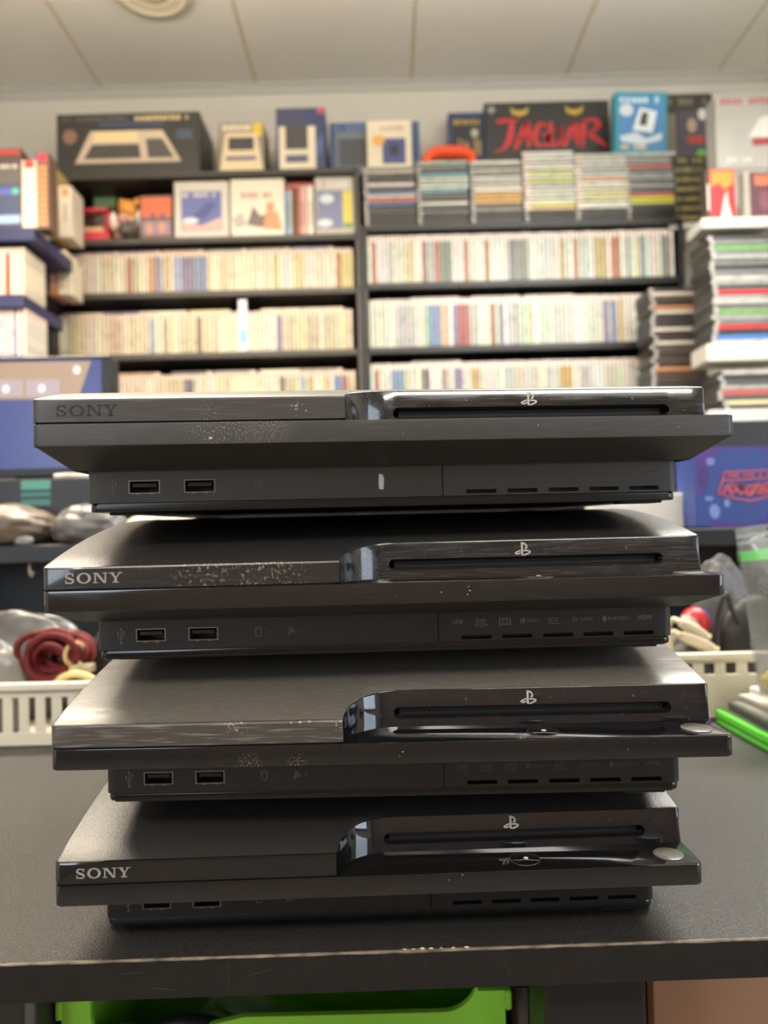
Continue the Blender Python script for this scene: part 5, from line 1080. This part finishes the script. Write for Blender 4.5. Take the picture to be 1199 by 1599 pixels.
# zip bag: a soft pillow of film leaning, green closure near the top
YZ = 0.645
TL, BL = at(1164, 826, YZ), at(1204, 1050, YZ)
zbt = zc_top + 0.0006
t = thing('zip_bag', 'clear zip bag with a green closure standing on the flat cases', 'bag', (TL.x, YZ + 0.02, zbt))
m_film = M('film_clear', (176, 180, 180), 0.1, alpha=0.5, bump=1.0, bscale=45, var=0.7, vscale=35, vcol=(96, 100, 100))
hz = TL.z - zbt; xsh = BL.x - TL.x
def bagpt(s_, t_, side):
    x = xsh * (1 - t_) * 0.95 + s_ * 0.11; bulge = math.sin(math.pi * min(1, max(0, s_))) ** 0.6 * (0.024 * math.sin(math.pi * min(1, t_ * 1.05)) ** 0.7 if t_ < 0.95 else 0.0005)
    y = side * max(0.0003, bulge + (0.003 * math.sin(14 * s_ + 9 * t_) + 0.002 * abs(math.sin(31 * s_ - 17 * t_))) * math.sin(math.pi * t_)); return (x, y, hz * t_ + 0.004 * math.sin(5 * s_) * t_)
def bag_sheet(t0, t1, nt, push=0.0):
    bm = bmesh.new()
    for side in (-1, 1):
        G = [[bm.verts.new(Vector(bagpt(i / 16, t0 + (t1 - t0) * j / nt, side)) + Vector((0, side * push, 0))) for i in range(17)] for j in range(nt + 1)]
        for j in range(nt):
            for i in range(16):
                q = (G[j][i], G[j][i + 1], G[j + 1][i + 1], G[j + 1][i]); bm.faces.new(q if side < 0 else q[::-1])
    return bm
smooth(obj('film', bag_sheet(0.0, 1.0, 24), m_film, t), 60)
smooth(obj('green_closure', bag_sheet(0.80, 0.86, 2, 0.0006), M('zip_green', (96, 190, 96), 0.35), t), 60)
for ta in (0.90, 0.94): smooth(obj('zip_ridge', bag_sheet(ta, ta + 0.018, 1, 0.0006), M('zip_grey', (150, 156, 156), 0.35, alpha=0.8), t), 60)
bm = bmesh.new(); rr_ = random.Random(9)
for k in range(7):
    b2 = bmesh.new(); bmesh.ops.create_icosphere(b2, subdivisions=2, radius=0.012 + rr_.random() * 0.006)
    c = Vector((0.045 + xsh * 0.6 + rr_.uniform(-0.02, 0.04), rr_.uniform(-0.006, 0.006), 0.022 + k * hz * 0.085))
    for v in b2.verts: v.co = Vector((v.co.x * 1.4, v.co.y * 0.7, v.co.z * 1.1)) * rr_.uniform(0.8, 1.15) + c
    join(bm, b2)
obj('bag_filling', bm, M('filling_grey', (168, 166, 160), 0.5, var=0.6, vscale=60, vcol=(110, 108, 104)), t)['kind'] = 'stuff'

# ------------------------------------------------------------------ under the counter
ZS = -0.2898
YG = 0.47
gl, gr = at(96, 1575, YG).x, at(789, 1575, YG).x
zrim = at(770, 1547, YG).z; zsc = at(560, 1584, YG).z
m_lime = M('bin_lime', (152, 220, 62), 0.35, var=0.15, vscale=8)
t = thing('storage_bin', 'lime green plastic storage bin with scooped front under the counter', 'bin', ((gl + gr) / 2, YG, ZS))
hw = (gr - gl) / 2; ht = zrim - ZS; hs = zsc - ZS
obj('bin_floor', bbox(-hw + 0.004, hw - 0.004, 0.004, 0.126, 0, 0.004), m_lime, t)
out = [(-hw, 0), (hw, 0), (hw, ht)] + [(hw - 0.017, ht)]
cx_ = hw - 0.017 - 0.022
out += [(cx_ + 0.022 * math.cos(a), hs + 0.02 - 0.02 * math.sin(a)) for a in [k * math.pi / 2 / 8 for k in range(9)]]
lx = at(330, 1590, YG).x - t.location.x
out += [(lx + 0.02, hs), (lx, hs - 0.004), (lx - 0.03, hs - 0.03), (lx - 0.05, hs - 0.034), (-hw + 0.024, hs - 0.02), (-hw + 0.018, hs), (-hw + 0.018, ht), (-hw, ht)]
bm = bmesh.new(); a = [bm.verts.new((x, 0, z_2)) for x, z_2 in out]; b = [bm.verts.new((x, 0.004, z_2)) for x, z_2 in out]
bm.faces.new(a); bm.faces.new(b[::-1])
for k in range(len(out)): bm.faces.new((a[k], b[k], b[(k + 1) % len(out)], a[(k + 1) % len(out)]))
bmesh.ops.recalc_face_normals(bm, faces=bm.faces[:])
obj('front_wall', bm, m_lime, t)
for sx in (-1, 1): obj('side_wall', bbox(min(sx * hw, sx * (hw - 0.004)), max(sx * hw, sx * (hw - 0.004)), 0.004, 0.126, 0, ht, 0.001, 1), m_lime, t)
obj('back_wall', bbox(-hw, hw, 0.126, 0.13, 0, ht + 0.02, 0.001, 1), m_lime, t)
obj('rim', bbox(-hw - 0.004, -hw, -0.001, 0.132, ht - 0.012, ht, 0.001, 1), m_lime, t); obj('rim', bbox(hw, hw + 0.004, -0.001, 0.132, ht - 0.012, ht, 0.001, 1), m_lime, t)
p = at(165, 1592, 0.52)
lump('plastic_bag', 'clear plastic bag lying in the lime green bin', 'bag', (at(370, 1580, 0.55).x, 0.55, ZS + 0.001 + 0.0045), (0.05, 0.03, 0.08), M('film_bag', (170, 190, 140), 0.15, alpha=0.45, bump=0.4, bscale=50), 71)
t = thing('tape_roll', 'yellow tape roll with black tape in the lime green bin', 'tape', (p.x + 0.018, 0.50, p.z - 0.012))
o = obj('yellow_core', lathe([(0.012, 0), (0.02, 0), (0.02, 0.014), (0.012, 0.014)], 32), M('tape_yellow', (206, 164, 40), 0.5, var=0.5, vscale=200, vcol=(120, 90, 20)), t); o.rotation_euler = (1.35, 0.2, 0)
smooth(obj('black_cord', tube(catmull([(0.02, 0.0, 0.016), (0.04, 0.0, 0.021), (0.06, 0.002, 0.018), (0.08, 0.0, 0.010), (0.09, 0.0, -0.01)], 6), 0.006, 8), M('cable_black', (40, 40, 42)), t), 60)
obj('card_stand', bbox(-0.02, 0.02, 0.0, 0.02, ZS + 0.0043 - (p.z - 0.012), -0.0205), M('card_brown_dark', (92, 76, 56), 0.8), t)
# cardboard box, tube, black panel
ca = at(1008, 1535, 0.50); 
t = thing('cardboard_box', 'brown cardboard box under the counter right of the table leg', 'box', (ca.x + 0.13, 0.50, ZS))
m_card = M('cardboard', (196, 150, 116), 0.8, var=0.4, vscale=14, vcol=(180, 134, 102), bump=0.15, bscale=150)
ctop = -0.05 - ZS
obj('box_body', bbox(-0.128, 0.16, 0, 0.22, 0, ctop, 0.003, 1), m_card, t)
flat('shadow_strip', [[(0.02, 0.125), (0.16, 0.165), (0.16, 0.185), (0.03, 0.14)]], M('card_shadow', (176, 140, 108), 0.35), t, (0, 0, 0), (1, 0, 0), (0, 0, 1), 0.0004)  # diagonal shadow across the cardboard, painted as a darker strip
pt2 = at(814, 1575, 0.50)
tb = thing('poster_tube', 'grey brown cardboard tube standing between bin and table leg', 'tube', (pt2.x, 0.495, ZS))
smooth(obj('tube_body', lathe([(0.0085, 0), (0.0085, pt2.z - ZS + 0.008), (0.0068, pt2.z - ZS + 0.008), (0.0068, 0.002)], 24), M('tube_card', (128, 110, 98), 0.6), tb), 40)
smooth(obj('end_cap', lathe([(0.0092, pt2.z - ZS + 0.008), (0.0092, pt2.z - ZS + 0.022), (0.001, pt2.z - ZS + 0.022)], 24), M('tube_cap', (110, 96, 88), 0.5), tb), 40)
pd_ = at(890, 1575, 0.47)
tag(obj('black_speaker_box', bbox(at(836, 1570, 0.46).x, at(960, 1570, 0.46).x, 0.46, 0.66, ZS + 0.0002, -0.045, 0.004, 2), M('box_black', (24, 23, 22), 0.7, spec=0.1)), 'black box standing behind the table leg', 'box')
px_ = at(-90, 1575, 0.45).x, at(58, 1575, 0.45).x
t = thing('dark_file_box', 'dark grey box with a painted highlight strip, left of the lime bin', 'box', ((px_[0] + px_[1]) / 2, 0.45, ZS))
hw2 = (px_[1] - px_[0]) / 2
obj('box_body', bbox(-hw2, hw2, 0, 0.25, 0, -0.06 - ZS, 0.006, 3), M('box_darkgrey', (54, 50, 46), 0.45), t)
xs2 = at(48, 1575, 0.45).x - t.location.x
obj('highlight_strip', bbox(xs2 - 0.003, xs2 + 0.003, -0.002, 0.001, 0.02, -0.062 - ZS, 0.001, 2), M('strip_highlight', (104, 98, 92), 0.4), t)  # pale strip paints the vertical highlight on the dark box
